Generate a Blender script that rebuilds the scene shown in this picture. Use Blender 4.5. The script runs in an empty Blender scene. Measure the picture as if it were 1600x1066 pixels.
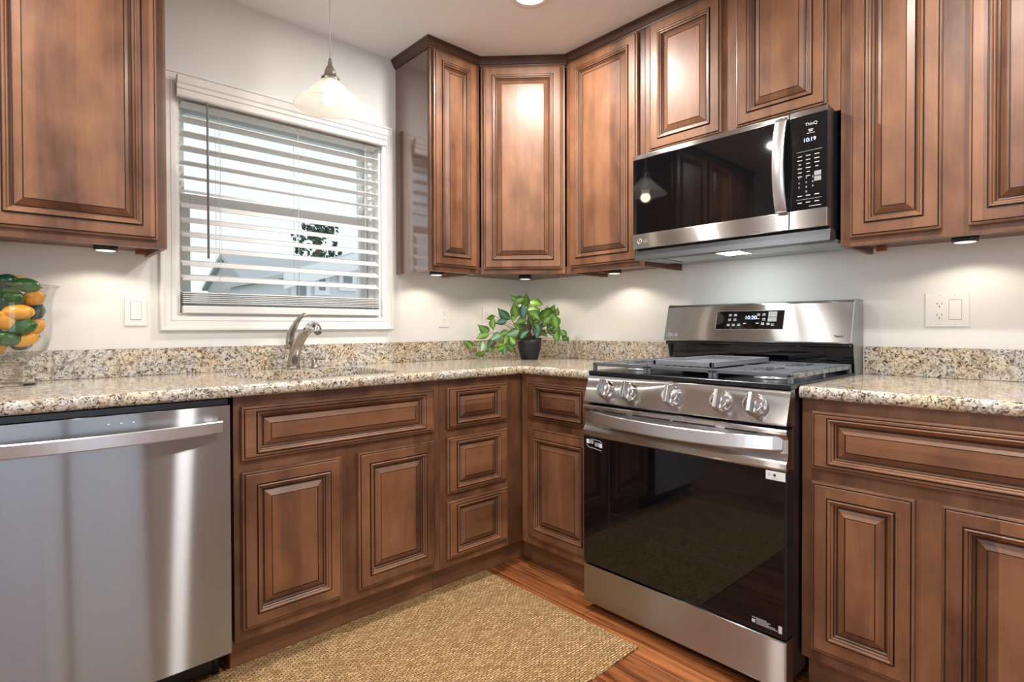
import bpy, bmesh, math, random
from mathutils import Vector, Matrix
random.seed(7)
R = math.radians
sc = bpy.context.scene
COL = sc.collection

# ------------------------------------------------------------------ camera
cam_d = bpy.data.cameras.new('camera'); cam = bpy.data.objects.new('camera', cam_d); COL.objects.link(cam)
YAW, PIT, ROL, FPX, PPY = R(47.436), R(-0.6346), R(-0.1617), 864.33, 520.41
fw = Vector((math.cos(YAW)*math.cos(PIT), math.sin(YAW)*math.cos(PIT), math.sin(PIT)))
rt = Vector((math.sin(YAW), -math.cos(YAW), 0)); up = rt.cross(fw)
r2 = rt*math.cos(ROL) + up*math.sin(ROL); u2 = up*math.cos(ROL) - rt*math.sin(ROL)
CAM = Vector((-2.3808, -2.4664, 1.0995))
m = Matrix((r2, u2, -fw)).transposed().to_4x4(); m.translation = CAM
cam.matrix_world = m
cam_d.sensor_width = 36; cam_d.lens = FPX/1600*36
cam_d.shift_y = -(533-PPY)/1600
cam_d.clip_start = .05; cam_d.clip_end = 200
sc.camera = cam

# ------------------------------------------------------------------ view, world, daylight
sc.view_settings.view_transform = 'Standard'; sc.view_settings.look = 'None'
sc.view_settings.exposure = 0.12; sc.view_settings.gamma = 1; sc.view_settings.use_curve_mapping = False
wd = bpy.data.worlds.new('overcast_sky'); sc.world = wd; wd.use_nodes = True
bg = wd.node_tree.nodes['Background']; bg.inputs[0].default_value = (.88, .94, 1, 1); bg.inputs[1].default_value = 1.1

def lamp(name, kind, loc, energy, color, size=.1, aim=None, parent=None, size_y=None, spread=None, angle=None, blend=None):
    d = bpy.data.lights.new(name, kind); d.energy = energy; d.color = color
    if kind == 'AREA':
        if size_y: d.shape = 'RECTANGLE'; d.size_y = size_y
        else: d.shape = 'DISK'
        d.size = size
        if spread: d.spread = spread
    else:
        d.shadow_soft_size = size
    if kind == 'SPOT':
        d.spot_size = angle; d.spot_blend = blend
    o = bpy.data.objects.new(name, d); COL.objects.link(o)
    q = Vector(aim or (0, 0, -1)).to_track_quat('-Z', 'Y'); o.rotation_euler = q.to_euler()
    o.location = Vector(loc) - (parent.location if parent else Vector())
    if parent: o.parent = parent
    return o
# daylight through the patio door behind the camera plus an added fill lamp at an unseen opening to the left
lamp('patio_daylight', 'AREA', (-2.05, -5.62, 1.15), 9.5, (.70, .86, 1), 1.5, (0, 1, 0), size_y=2.0)
lamp('unseen_side_fill', 'AREA', (-5.75, -2.6, 1.5), 22, (.84, .93, 1), 1.9, (1, 0, 0), size_y=1.3)

# ------------------------------------------------------------------ materials
def mat(name):
    m = bpy.data.materials.new(name); m.use_nodes = True
    n = m.node_tree.nodes; return m, n, m.node_tree.links, n['Principled BSDF']
def simple(name, col, rough=.5, metal=0, coat=0, emit=None, es=0, spec=.5, bump=None):
    m, n, l, b = mat(name)
    b.inputs['Base Color'].default_value = (*col, 1); b.inputs['Roughness'].default_value = rough
    b.inputs['Metallic'].default_value = metal; b.inputs['Coat Weight'].default_value = coat
    b.inputs['Specular IOR Level'].default_value = spec
    if emit: b.inputs['Emission Color'].default_value = (*emit, 1); b.inputs['Emission Strength'].default_value = es
    if bump:
        t = n.new('ShaderNodeTexNoise'); t.inputs['Scale'].default_value = bump[0]; t.inputs['Detail'].default_value = 3
        tc = n.new('ShaderNodeTexCoord'); l.new(tc.outputs['Object'], t.inputs['Vector'])
        p = n.new('ShaderNodeBump'); p.inputs['Strength'].default_value = bump[1]; p.inputs['Distance'].default_value = bump[2]
        l.new(t.outputs[0], p.inputs['Height']); l.new(p.outputs[0], b.inputs['Normal'])
    return m
def ramp(n, stops, interp='LINEAR'):
    r = n.new('ShaderNodeValToRGB'); e = r.color_ramp.elements; r.color_ramp.interpolation = interp
    e[0].position, e[0].color = stops[0][0], (*stops[0][1], 1); e[1].position, e[1].color = stops[-1][0], (*stops[-1][1], 1)
    for p, c in stops[1:-1]:
        k = e.new(p); k.color = (*c, 1)
    return r
def math_n(n, l, op, a, b=None):
    k = n.new('ShaderNodeMath'); k.operation = op
    for i, v in enumerate((a, b)):
        if v is None: continue
        if isinstance(v, (int, float)): k.inputs[i].default_value = v
        else: l.new(v, k.inputs[i])
    return k.outputs[0]
def mixc(n, l, fac, a, b, mode='MIX'):
    k = n.new('ShaderNodeMix'); k.data_type = 'RGBA'; k.blend_type = mode
    for s, v in ((k.inputs[0], fac), (k.inputs[6], a), (k.inputs[7], b)):
        if isinstance(v, (int, float)): s.default_value = v
        elif isinstance(v, tuple): s.default_value = (*v, 1)
        else: l.new(v, s)
    return k.outputs[2]
def wood(name, horizontal=False, c0=(.078, .028, .0125), c1=(.258, .115, .054), dark=1.0, rough=.44):
    m, n, l, b = mat(name)
    tc = n.new('ShaderNodeTexCoord'); oi = n.new('ShaderNodeObjectInfo')
    sep = n.new('ShaderNodeSeparateXYZ'); l.new(tc.outputs['Object'], sep.inputs[0])
    hor = math_n(n, l, 'ADD', sep.outputs[0], math_n(n, l, 'MULTIPLY', sep.outputs[1], -1.13))
    z = sep.outputs[2]
    along, across = (hor, z) if horizontal else (z, hor)
    rnd = math_n(n, l, 'MULTIPLY', oi.outputs['Random'], 37.0)
    def vec(sa, sx):
        c = n.new('ShaderNodeCombineXYZ')
        l.new(math_n(n, l, 'MULTIPLY', across, sx), c.inputs[0]); l.new(math_n(n, l, 'MULTIPLY', along, sa), c.inputs[1]); l.new(rnd, c.inputs[2])
        return c.outputs[0]
    def noise(v, det, dist=0):
        t = n.new('ShaderNodeTexNoise'); t.inputs['Scale'].default_value = 1; t.inputs['Detail'].default_value = det
        t.inputs['Distortion'].default_value = dist; l.new(v, t.inputs['Vector']); return t.outputs[0]
    fine = noise(vec(7, 150), 3); mid = noise(vec(2.0, 11), 3, .7); blot = noise(vec(6, 8), 3)
    # glued-up boards of slightly different colour
    bd = math_n(n, l, 'FLOOR', math_n(n, l, 'ADD', math_n(n, l, 'MULTIPLY', across, 10.5), rnd))
    wn = n.new('ShaderNodeTexWhiteNoise'); wn.noise_dimensions = '2D'
    cb = n.new('ShaderNodeCombineXYZ'); l.new(bd, cb.inputs[0]); l.new(rnd, cb.inputs[1]); l.new(cb.outputs[0], wn.inputs[0])
    f = math_n(n, l, 'ADD', math_n(n, l, 'MULTIPLY', mid, .44), math_n(n, l, 'MULTIPLY', fine, .14))
    f = math_n(n, l, 'ADD', f, math_n(n, l, 'MULTIPLY', blot, .56))
    f = math_n(n, l, 'ADD', f, math_n(n, l, 'MULTIPLY', wn.outputs[0], .24))
    r = ramp(n, [(.46, tuple(x*dark for x in c0)), (.88, tuple(x*dark for x in c1))]); l.new(f, r.inputs[0])
    l.new(r.outputs[0], b.inputs['Base Color'])
    b.inputs['Roughness'].default_value = rough; b.inputs['Coat Weight'].default_value = .12; b.inputs['Coat Roughness'].default_value = .25
    p = n.new('ShaderNodeBump'); p.inputs['Strength'].default_value = .06; p.inputs['Distance'].default_value = .001
    l.new(fine, p.inputs['Height']); l.new(p.outputs[0], b.inputs['Normal'])
    return m
WOOD = wood('stained_maple'); WOODH = wood('stained_maple_horizontal', True)
SIDE = wood('shaded_side_panel', c0=(.095, .04, .026), c1=(.13, .06, .04), rough=.2)  # same wood as the doors, colour darkened and cooled for the shade there
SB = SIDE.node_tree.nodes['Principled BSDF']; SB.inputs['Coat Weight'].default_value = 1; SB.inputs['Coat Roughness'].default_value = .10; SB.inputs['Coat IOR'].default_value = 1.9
UNDER = wood('stained_plywood', True, c0=(.10, .032, .015), c1=(.16, .058, .028))
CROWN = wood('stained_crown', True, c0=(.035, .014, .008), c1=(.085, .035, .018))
BLOCK = simple('red_wood_block', (.30, .075, .03), .5, bump=(90, .1, .001))
GLAZE = simple('dark_glaze', (.030, .012, .007), .4, bump=(120, .1, .001))

def granite():
    m, n, l, b = mat('speckled_granite')
    tc = n.new('ShaderNodeTexCoord')
    def noise(s, d, dist=0, rough=.55):
        t = n.new('ShaderNodeTexNoise'); t.inputs['Scale'].default_value = s; t.inputs['Detail'].default_value = d
        t.inputs['Roughness'].default_value = rough; t.inputs['Distortion'].default_value = dist
        l.new(tc.outputs['Object'], t.inputs['Vector']); return t.outputs[0]
    big = noise(5.5, 2, .4); med = noise(48, 4, .9); sp = noise(88, 3, 1.5, .55); sp2 = noise(50, 3, 1.9, .55); fl = noise(170, 2)
    base = ramp(n, [(.30, (.35, .28, .20)), (.45, (.56, .50, .41)), (.60, (.70, .67, .61)), (.75, (.46, .44, .41))]); l.new(med, base.inputs[0])
    warm = ramp(n, [(.40, (1.04, .93, .76)), (.56, (.96, .97, .99))]); l.new(big, warm.inputs[0])
    c = mixc(n, l, 1.0, base.outputs[0], warm.outputs[0], 'MULTIPLY')
    g = ramp(n, [(.52, (0, 0, 0)), (.60, (1, 1, 1))]); l.new(sp2, g.inputs[0])
    c = mixc(n, l, math_n(n, l, 'MULTIPLY', g.outputs[0], .75), c, (.20, .15, .12))
    k = ramp(n, [(.545, (0, 0, 0)), (.595, (1, 1, 1))]); l.new(sp, k.inputs[0])
    c = mixc(n, l, math_n(n, l, 'MULTIPLY', k.outputs[0], .93), c, (.035, .026, .024))
    w = ramp(n, [(.60, (0, 0, 0)), (.68, (1, 1, 1))]); l.new(fl, w.inputs[0])
    c = mixc(n, l, math_n(n, l, 'MULTIPLY', w.outputs[0], .45), c, (.78, .75, .70))
    l.new(c, b.inputs['Base Color']); b.inputs['Roughness'].default_value = .16; b.inputs['Coat Weight'].default_value = .3
    return m
GRANITE = granite()

def steel(name, col=(.46, .445, .435), rough=.30, aniso=1.0, axis='Z', scale=None, streak=0):
    m, n, l, b = mat(name)
    b.inputs['Metallic'].default_value = 1; b.inputs['Roughness'].default_value = rough
    b.inputs['Base Color'].default_value = (*col, 1)
    b.inputs['Anisotropic'].default_value = aniso
    b.inputs['Anisotropic Rotation'].default_value = .25
    t = n.new('ShaderNodeTangent'); t.direction_type = 'RADIAL'; t.axis = axis
    l.new(t.outputs[0], b.inputs['Tangent'])
    tc = n.new('ShaderNodeTexCoord'); mp = n.new('ShaderNodeMapping'); mp.inputs['Scale'].default_value = scale or (3, 3, 900)
    l.new(tc.outputs['Object'], mp.inputs[0])
    ns = n.new('ShaderNodeTexNoise'); ns.inputs['Scale'].default_value = 1; ns.inputs['Detail'].default_value = 2; l.new(mp.outputs[0], ns.inputs['Vector'])
    if streak:                                # brushed lobe: stretched vertically, narrow sideways
        gl = n.new('ShaderNodeBsdfAnisotropic'); gl.inputs['Color'].default_value = (*col, 1); gl.inputs['Roughness'].default_value = .19
        gl.inputs['Anisotropy'].default_value = .90; gl.inputs['Rotation'].default_value = 0; l.new(t.outputs[0], gl.inputs['Tangent'])
        mx = n.new('ShaderNodeMixShader'); mx.inputs[0].default_value = streak; l.new(b.outputs[0], mx.inputs[1]); l.new(gl.outputs[0], mx.inputs[2])
        l.new(mx.outputs[0], n['Material Output'].inputs[0])
    rr = n.new('ShaderNodeMapRange'); rr.inputs[3].default_value = rough*.96; rr.inputs[4].default_value = rough*1.04
    l.new(ns.outputs[0], rr.inputs[0]); l.new(rr.outputs[0], b.inputs['Roughness'])
    return m
STEEL = steel('brushed_steel', streak=.4); STEEL2 = steel('satin_steel_trim', (.56, .55, .55), .26, .4)
HANDLE = simple('satin_handle_steel', (.70, .70, .715), .32, 1)
NICKEL = simple('brushed_nickel', (.46, .43, .40), .24, 1); CHROME = simple('chrome', (.75, .75, .76), .10, 1)
DWSTEEL = steel('dishwasher_steel', (.37, .385, .41), .24, 1.0, streak=.6)
BLACK = simple('black_enamel', (.008, .009, .013), .28); BGLASS = simple('black_glass', (.0035, .0035, .0045), .035, spec=.55)
IRON = simple('cast_iron_window_sheen', (.15, .165, .19), .34, .4, bump=(260, .25, .0008)); GRID = simple('griddle_window_sheen', (.27, .285, .32), .36, .4)  # window reflection lifted into the iron and griddle base colours
DARK = simple('shadow_gap_black', (.006, .006, .008), .6); GREYP = simple('grey_painted_metal', (.30, .33, .34), .35, .5)
WHITE = simple('white_plastic', (.80, .79, .77), .35); TRIMW = simple('white_trim_paint', (.78, .77, .755), .4)
BLIND = simple('white_blind', (.74, .735, .72), .45); VINYL = simple('white_vinyl', (.70, .73, .72), .4)
CORD = simple('blind_cord', (.62, .62, .60), .7); WAND = simple('grey_wand', (.20, .20, .21), .3)
WALL = simple('warm_white_paint', (.765, .757, .742), .55, bump=(170, .12, .0006)); CEIL = simple('ceiling_paint', (.84, .86, .88), .7, bump=(120, .15, .0008))
INK = simple('grey_print', (.55, .57, .60), .5, emit=(.8, .85, .9), es=.10); DIGIT = simple('lit_digits', (.1, .1, .1), .5, emit=(.55, .68, 1), es=2.2)
BADGE = simple('silver_badge', (.85, .85, .86), .25, .8); PRINT = simple('dark_print', (.05, .05, .05), .6)
STICK = simple('white_sticker', (.78, .80, .82), .4); STICKG = simple('grey_sticker', (.28, .28, .32), .5)
def glow(name, col, s):
    m = bpy.data.materials.new(name); m.use_nodes = True; n = m.node_tree.nodes; n.clear()
    e = n.new('ShaderNodeEmission'); e.inputs[0].default_value = (*col, 1); e.inputs[1].default_value = s
    o = n.new('ShaderNodeOutputMaterial'); m.node_tree.links.new(e.outputs[0], o.inputs[0]); return m
LENS = glow('lit_lens', (1, .96, .91), 4.0); PUCKL = glow('lit_puck_lens', (1, .9, .75), 1.3); BULB = glow('lit_bulb', (1, .93, .80), 3.2); HOODL = glow('lit_hood_lamp', (.93, 1, .97), 3.0)
def clear(name, tint=(1, 1, 1), rough=.02, k=1.0, extra=0):
    m = bpy.data.materials.new(name); m.use_nodes = True; n = m.node_tree.nodes; l = m.node_tree.links; n.clear()
    t = n.new('ShaderNodeBsdfTransparent'); t.inputs[0].default_value = (*tint, 1)
    g = n.new('ShaderNodeBsdfGlossy'); g.inputs['Roughness'].default_value = rough
    f = n.new('ShaderNodeLayerWeight'); f.inputs[0].default_value = .5
    x = n.new('ShaderNodeMixShader'); o = n.new('ShaderNodeOutputMaterial')
    fac = math_n(n, l, 'ADD', math_n(n, l, 'MULTIPLY', math_n(n, l, 'POWER', f.outputs[1], 3.0), k), extra)
    l.new(fac, x.inputs[0]); l.new(t.outputs[0], x.inputs[1]); l.new(g.outputs[0], x.inputs[2]); l.new(x.outputs[0], o.inputs[0])
    return m
PANE = clear('window_glass', (.97, .985, .98), .02, .35, .008); BOWLG = clear('clear_bowl_glass', (.975, .98, .975), .03, .9, .05)
def shade_mat():
    m = bpy.data.materials.new('prismatic_glass'); m.use_nodes = True; n = m.node_tree.nodes; l = m.node_tree.links; n.clear()
    tr = n.new('ShaderNodeBsdfTranslucent'); tr.inputs[0].default_value = (.80, .77, .70, 1)
    df = n.new('ShaderNodeBsdfDiffuse'); df.inputs[0].default_value = (.9, .89, .86, 1)
    tp = n.new('ShaderNodeBsdfTransparent'); gl = n.new('ShaderNodeBsdfGlossy'); gl.inputs['Roughness'].default_value = .12
    a = n.new('ShaderNodeMixShader'); a.inputs[0].default_value = .42; b = n.new('ShaderNodeMixShader'); b.inputs[0].default_value = .50
    c = n.new('ShaderNodeMixShader'); c.inputs[0].default_value = .10; o = n.new('ShaderNodeOutputMaterial')
    l.new(tr.outputs[0], a.inputs[1]); l.new(df.outputs[0], a.inputs[2]); l.new(a.outputs[0], b.inputs[1]); l.new(tp.outputs[0], b.inputs[2])
    l.new(b.outputs[0], c.inputs[1]); l.new(gl.outputs[0], c.inputs[2]); l.new(c.outputs[0], o.inputs[0]); return m
SHADE = shade_mat()
def floor_mat():
    m, n, l, b = mat('dark_wood_planks')
    tc = n.new('ShaderNodeTexCoord'); sep = n.new('ShaderNodeSeparateXYZ'); l.new(tc.outputs['Object'], sep.inputs[0])
    c0 = n.new('ShaderNodeCombineXYZ'); l.new(sep.outputs[1], c0.inputs[0]); l.new(sep.outputs[0], c0.inputs[1])
    br = n.new('ShaderNodeTexBrick'); l.new(c0.outputs[0], br.inputs['Vector'])
    br.inputs['Color1'].default_value = (.36, .13, .045, 1); br.inputs['Color2'].default_value = (.17, .05, .017, 1); br.inputs['Mortar'].default_value = (.03, .012, .006, 1)
    br.inputs['Scale'].default_value = 1; br.inputs['Brick Width'].default_value = 1.1; br.inputs['Row Height'].default_value = .085; br.inputs['Mortar Size'].default_value = .0015; br.inputs['Bias'].default_value = -.1
    mp = n.new('ShaderNodeMapping'); mp.inputs['Scale'].default_value = (45, 2.6, 1); l.new(tc.outputs['Object'], mp.inputs[0])
    ns = n.new('ShaderNodeTexNoise'); ns.inputs['Scale'].default_value = 1; ns.inputs['Detail'].default_value = 5; ns.inputs['Distortion'].default_value = .8; l.new(mp.outputs[0], ns.inputs['Vector'])
    r = ramp(n, [(.33, (.35, .30, .28)), (.55, (1, 1, 1)), (.75, (1.35, 1.25, 1.1))]); l.new(ns.outputs[0], r.inputs[0])
    l.new(mixc(n, l, 1.0, br.outputs[0], r.outputs[0], 'MULTIPLY'), b.inputs['Base Color'])
    b.inputs['Roughness'].default_value = .27
    return m
FLOOR = floor_mat()
def rug_mat():
    m, n, l, b = mat('woven_jute')
    tc = n.new('ShaderNodeTexCoord')
    ns0 = n.new('ShaderNodeTexNoise'); ns0.inputs['Scale'].default_value = 60; ns0.inputs['Detail'].default_value = 2; l.new(tc.outputs['Object'], ns0.inputs['Vector'])
    vadd = n.new('ShaderNodeMix'); vadd.data_type = 'VECTOR'; vadd.inputs[0].default_value = .012; l.new(tc.outputs['Object'], vadd.inputs[4]); l.new(ns0.outputs[1], vadd.inputs[5])
    br = n.new('ShaderNodeTexBrick'); l.new(vadd.outputs[1], br.inputs['Vector'])
    br.inputs['Color1'].default_value = (.64, .445, .245, 1); br.inputs['Color2'].default_value = (.385, .24, .11, 1); br.inputs['Mortar'].default_value = (.15, .085, .035, 1)
    br.inputs['Scale'].default_value = 1; br.inputs['Brick Width'].default_value = .020; br.inputs['Row Height'].default_value = .0085; br.inputs['Mortar Size'].default_value = .0016; br.inputs['Mortar Smooth'].default_value = .6
    ns = n.new('ShaderNodeTexNoise'); ns.inputs['Scale'].default_value = 260; ns.inputs['Detail'].default_value = 2; l.new(tc.outputs['Object'], ns.inputs['Vector'])
    r = ramp(n, [(.3, (.62, .58, .52)), (.7, (1.25, 1.22, 1.15))]); l.new(ns.outputs[0], r.inputs[0])
    l.new(mixc(n, l, 1.0, br.outputs[0], r.outputs[0], 'MULTIPLY'), b.inputs['Base Color'])
    b.inputs['Roughness'].default_value = .85; b.inputs['Specular IOR Level'].default_value = .2
    p = n.new('ShaderNodeBump'); p.inputs['Strength'].default_value = .8; p.inputs['Distance'].default_value = .004; p.invert = True
    l.new(br.outputs['Fac'], p.inputs['Height']); l.new(p.outputs[0], b.inputs['Normal'])
    return m
RUG = rug_mat()
def leaf_mat(name, c0, c1):
    m, n, l, b = mat(name)
    uv = n.new('ShaderNodeUVMap'); sep = n.new('ShaderNodeSeparateXYZ'); l.new(uv.outputs[0], sep.inputs[0])
    a = math_n(n, l, 'ABSOLUTE', math_n(n, l, 'SUBTRACT', sep.outputs[0], .5))
    s = math_n(n, l, 'SINE', math_n(n, l, 'MULTIPLY', math_n(n, l, 'SUBTRACT', sep.outputs[1], math_n(n, l, 'MULTIPLY', a, .8)), 44))
    f = math_n(n, l, 'ADD', math_n(n, l, 'MULTIPLY', s, .42), math_n(n, l, 'SUBTRACT', .95, math_n(n, l, 'MULTIPLY', a, 2.2)))
    r = ramp(n, [(.15, c0), (.85, c1)]); l.new(f, r.inputs[0]); l.new(r.outputs[0], b.inputs['Base Color'])
    b.inputs['Roughness'].default_value = .35; return m
LEAF = [leaf_mat('green_leaf', (.022, .105, .012), (.26, .47, .075)), leaf_mat('dark_leaf', (.008, .045, .024), (.12, .27, .17)), leaf_mat('pale_leaf', (.03, .135, .05), (.42, .58, .36))]
STEM = simple('leaf_stem', (.16, .10, .04), .6); POT = simple('black_pot', (.010, .010, .013), .42); SOIL = simple('potting_soil', (.03, .02, .014), .9, bump=(120, .6, .004))
LIME = simple('lime_peel', (.022, .115, .022), .28, bump=(160, .25, .001)); LIMED = simple('dark_lime_peel', (.010, .06, .035), .28, bump=(160, .25, .001)); LEMON = simple('lemon_peel', (.80, .36, .03), .33, bump=(160, .25, .001))
NUB = simple('fruit_stem_scar', (.06, .045, .015), .7)

# ------------------------------------------------------------------ mesh helpers
class Fr:                                     # u runs along the wall, n away from it, z up
    def __init__(s, o, U): s.o = Vector((o[0], o[1], 0)); s.U = Vector((U[0], U[1], 0)).normalized(); s.N = Vector((s.U.y, -s.U.x, 0))
    def p(s, u, z, n): return s.o + s.U*u + s.N*n + Vector((0, 0, z))
FB = Fr((0, 0), (1, 0)); FR = Fr((0, 0), (0, -1))
class MB:
    def __init__(s): s.bm = bmesh.new()
    def _face(s, vs, mi=0, smooth=False):
        try:
            f = s.bm.faces.new(vs); f.material_index = mi; f.smooth = smooth; return f
        except ValueError: return None
    def hexa(s, P, bevel=0, seg=2, mi=0):      # P: 8 points, bottom ring then top ring
        b = bmesh.new(); v = [b.verts.new(p) for p in P]
        for q in ((3, 2, 1, 0), (4, 5, 6, 7), (0, 1, 5, 4), (1, 2, 6, 5), (2, 3, 7, 6), (3, 0, 4, 7)): b.faces.new([v[i] for i in q])
        bmesh.ops.recalc_face_normals(b, faces=b.faces)
        if bevel: bmesh.ops.bevel(b, geom=list(b.edges), offset=bevel, segments=seg, profile=.7, affect='EDGES', clamp_overlap=True)
        s.take(b, mi); return s
    def take(s, b, mi=None, smooth=None):
        mp = {v: s.bm.verts.new(v.co) for v in b.verts}
        for f in b.faces:
            g = s._face([mp[v] for v in f.verts], f.material_index if mi is None else mi, f.smooth if smooth is None else smooth)
        b.free()
    def box(s, F, u0, u1, z0, z1, n0, n1, bevel=0, seg=2, mi=0):
        return s.hexa([F.p(u, z, n) for z in (z0, z1) for u, n in ((u0, n0), (u1, n0), (u1, n1), (u0, n1))], bevel, seg, mi)
    def wbox(s, a, b, bevel=0, seg=2, mi=0):
        (x0, y0, z0), (x1, y1, z1) = a, b
        return s.hexa([Vector((x, y, z)) for z in (z0, z1) for x, y in ((x0, y0), (x1, y0), (x1, y1), (x0, y1))], bevel, seg, mi)
    def prism(s, poly, d0, d1, fn, mi=0, smooth=False):   # poly (a,b) extruded along d; fn(a,b,d)->point
        A = [s.bm.verts.new(fn(a, b, d0)) for a, b in poly]; B = [s.bm.verts.new(fn(a, b, d1)) for a, b in poly]
        s._face(A[::-1], mi); s._face(B, mi); k = len(poly)
        for i in range(k): s._face([A[i], A[(i+1) % k], B[(i+1) % k], B[i]], mi, smooth)
        return s
    def lathe(s, prof, c, axis=(0, 0, 1), seg=32, mi=0, smooth=True, ribs=None):
        q = Vector((0, 0, 1)).rotation_difference(Vector(axis)); c = Vector(c); rings = []
        for r, h in prof:
            if r < 1e-6: rings.append([s.bm.verts.new(c + q @ Vector((0, 0, h)))])
            else: rings.append([s.bm.verts.new(c + q @ Vector((r*math.cos(2*math.pi*i/seg), r*math.sin(2*math.pi*i/seg), h))) for i in range(seg)])
        for a, b in zip(rings, rings[1:]):
            for i in range(seg):
                j = (i+1) % seg
                if len(a) == 1 and len(b) == 1: continue
                if len(a) == 1: s._face([a[0], b[i], b[j]], mi, smooth)
                elif len(b) == 1: s._face([a[i], a[j], b[0]], mi, smooth)
                else: s._face([a[i], a[j], b[j], b[i]], mi, smooth)
        return s
    def cyl(s, c, r, h, axis=(0, 0, 1), seg=24, mi=0, bevel=0):
        e = bevel
        return s.lathe([(0, 0), (r-e, 0), (r, e), (r, h-e), (r-e, h), (0, h)] if e else [(0, 0), (r, 0), (r, h), (0, h)], c, axis, seg, mi, smooth=bool(seg > 14))
    def tube(s, pts, rad, seg=10, mi=0, cap=True):
        pts = [Vector(p) for p in pts]; rad = rad if isinstance(rad, (list, tuple)) else [rad]*len(pts); rings = []; prev = None
        for i, p in enumerate(pts):
            d = (pts[min(i+1, len(pts)-1)] - pts[max(i-1, 0)]).normalized()
            if prev is None: a = d.orthogonal().normalized()
            else: a = (prev - d*prev.dot(d)).normalized()
            prev = a; b = d.cross(a); rr = rad[i]; ra, rb = rr if isinstance(rr, tuple) else (rr, rr)
            rings.append([s.bm.verts.new(p + a*ra*math.cos(2*math.pi*k/seg) + b*rb*math.sin(2*math.pi*k/seg)) for k in range(seg)])
        for A, B in zip(rings, rings[1:]):
            for k in range(seg): s._face([A[k], A[(k+1) % seg], B[(k+1) % seg], B[k]], mi, True)
        if cap: s._face(rings[0][::-1], mi); s._face(rings[-1], mi)
        return s
    def sweep(s, path, outw, prof, closed=False, mi=0, z=None, vert=False):
        """prof (proj,h) swept along path of 2-D points, offset along mitred outward normals; fn maps (a,b,h) to 3-D"""
        fn = z or (lambda a, b, h: Vector((a, b, h)))
        P = [Vector(p) for p in path]; k = len(P); rings = []
        def nrm(i, j):
            d = (P[j]-P[i]).normalized(); return Vector((d.y, -d.x))*outw
        for i in range(k):
            if closed or 0 < i < k-1:
                n1 = nrm((i-1) % k, i); n2 = nrm(i, (i+1) % k); o = (n1+n2)/(1+n1.dot(n2))
            else: o = nrm(0, 1) if i == 0 else nrm(k-2, k-1)
            rings.append([s.bm.verts.new(fn(P[i].x+o.x*a, P[i].y+o.y*a, h)) for a, h in prof])
        rng = range(k) if closed else range(k-1)
        for i in rng:
            A, B = rings[i], rings[(i+1) % k]
            for j in range(len(prof)-1): s._face([A[j], A[j+1], B[j+1], B[j]], mi)
            s._face([A[-1], A[0], B[0], B[-1]], mi)
        if not closed: s._face(rings[0][::-1], mi); s._face(rings[-1], mi)
        return s
    def door(s, F, u0, u1, z0, z1, n0, prof=None, mi_g=1, rail=None):
        dz = lambda d: d if rail is None or d <= .0105 else (.0105+(d-.0105)*(rail-.0105)/.031 if d <= .0415 else rail+(d-.0415)*.9)
        prof = prof or DOORP; rings = []
        for d, h, g in prof:
            rings.append([s.bm.verts.new(F.p(u, z, n0+h)) for u, z in ((u0+d, z0+dz(d)), (u1-d, z0+dz(d)), (u1-d, z1-dz(d)), (u0+d, z1-dz(d)))])
        s._face(rings[0][::-1], 0)
        for k in range(len(rings)-1):
            A, B = rings[k], rings[k+1]
            for i in range(4): s._face([A[i], A[(i+1) % 4], B[(i+1) % 4], B[i]], mi_g if prof[k+1][2] else 0)
        s._face(rings[-1], 0); return s
# inset, height, glazed?
DOORP = [(0, 0, 0), (0, .0135, 0), (.0015, .0150, 0), (.0060, .0160, 0), (.0075, .0155, 1), (.0090, .0185, 1), (.0105, .0195, 0), (.0415, .0195, 0), (.0425, .0170, 1), (.0445, .0170, 1),
         (.0455, .0225, 1), (.0475, .0245, 0), (.0505, .0240, 0), (.0535, .0205, 0), (.0545, .0185, 1), (.0570, .0180, 0), (.0595, .0150, 0), (.0610, .0105, 1), (.0640, .0065, 0), (.0670, .0055, 1), (.0690, .0065, 1),
         (.0875, .0165, 0), (.0885, .0148, 1), (.0900, .0148, 1), (.0908, .0170, 0)]
DRAWP = [(d if d < .042 else .042+(d-.042)*.80, h, g) for d, h, g in DOORP]
def scaled(prof, k): return [(d*k, h, g) for d, h, g in prof]

def mk(name, mb, mats, parent=None, smooth=None):
    me = bpy.data.meshes.new(name)
    if parent is not None:
        off = parent.matrix_world_loc if hasattr(parent, 'matrix_world_loc') else WLOC.get(parent.name, Vector())
        bmesh.ops.translate(mb.bm, verts=mb.bm.verts, vec=-off)
    bmesh.ops.recalc_face_normals(mb.bm, faces=mb.bm.faces)
    mb.bm.to_mesh(me); mb.bm.free()
    for k in (mats if isinstance(mats, (list, tuple)) else [mats]): me.materials.append(k)
    o = bpy.data.objects.new(name, me); COL.objects.link(o)
    if parent is not None: o.parent = parent; WLOC[o.name] = WLOC.get(parent.name, Vector())
    return o
WLOC = {}
def tag(o, label=None, cat=None, group=None, kind=None):
    for k, v in (('label', label), ('category', cat), ('group', group), ('kind', kind)):
        if v: o[k] = v
    return o
def thing(name, loc, label, cat, group=None, kind=None):
    o = bpy.data.objects.new(name, None); COL.objects.link(o); o.location = loc; o.empty_display_size = .05
    WLOC[o.name] = Vector(loc); return tag(o, label, cat, group, kind)
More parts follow.
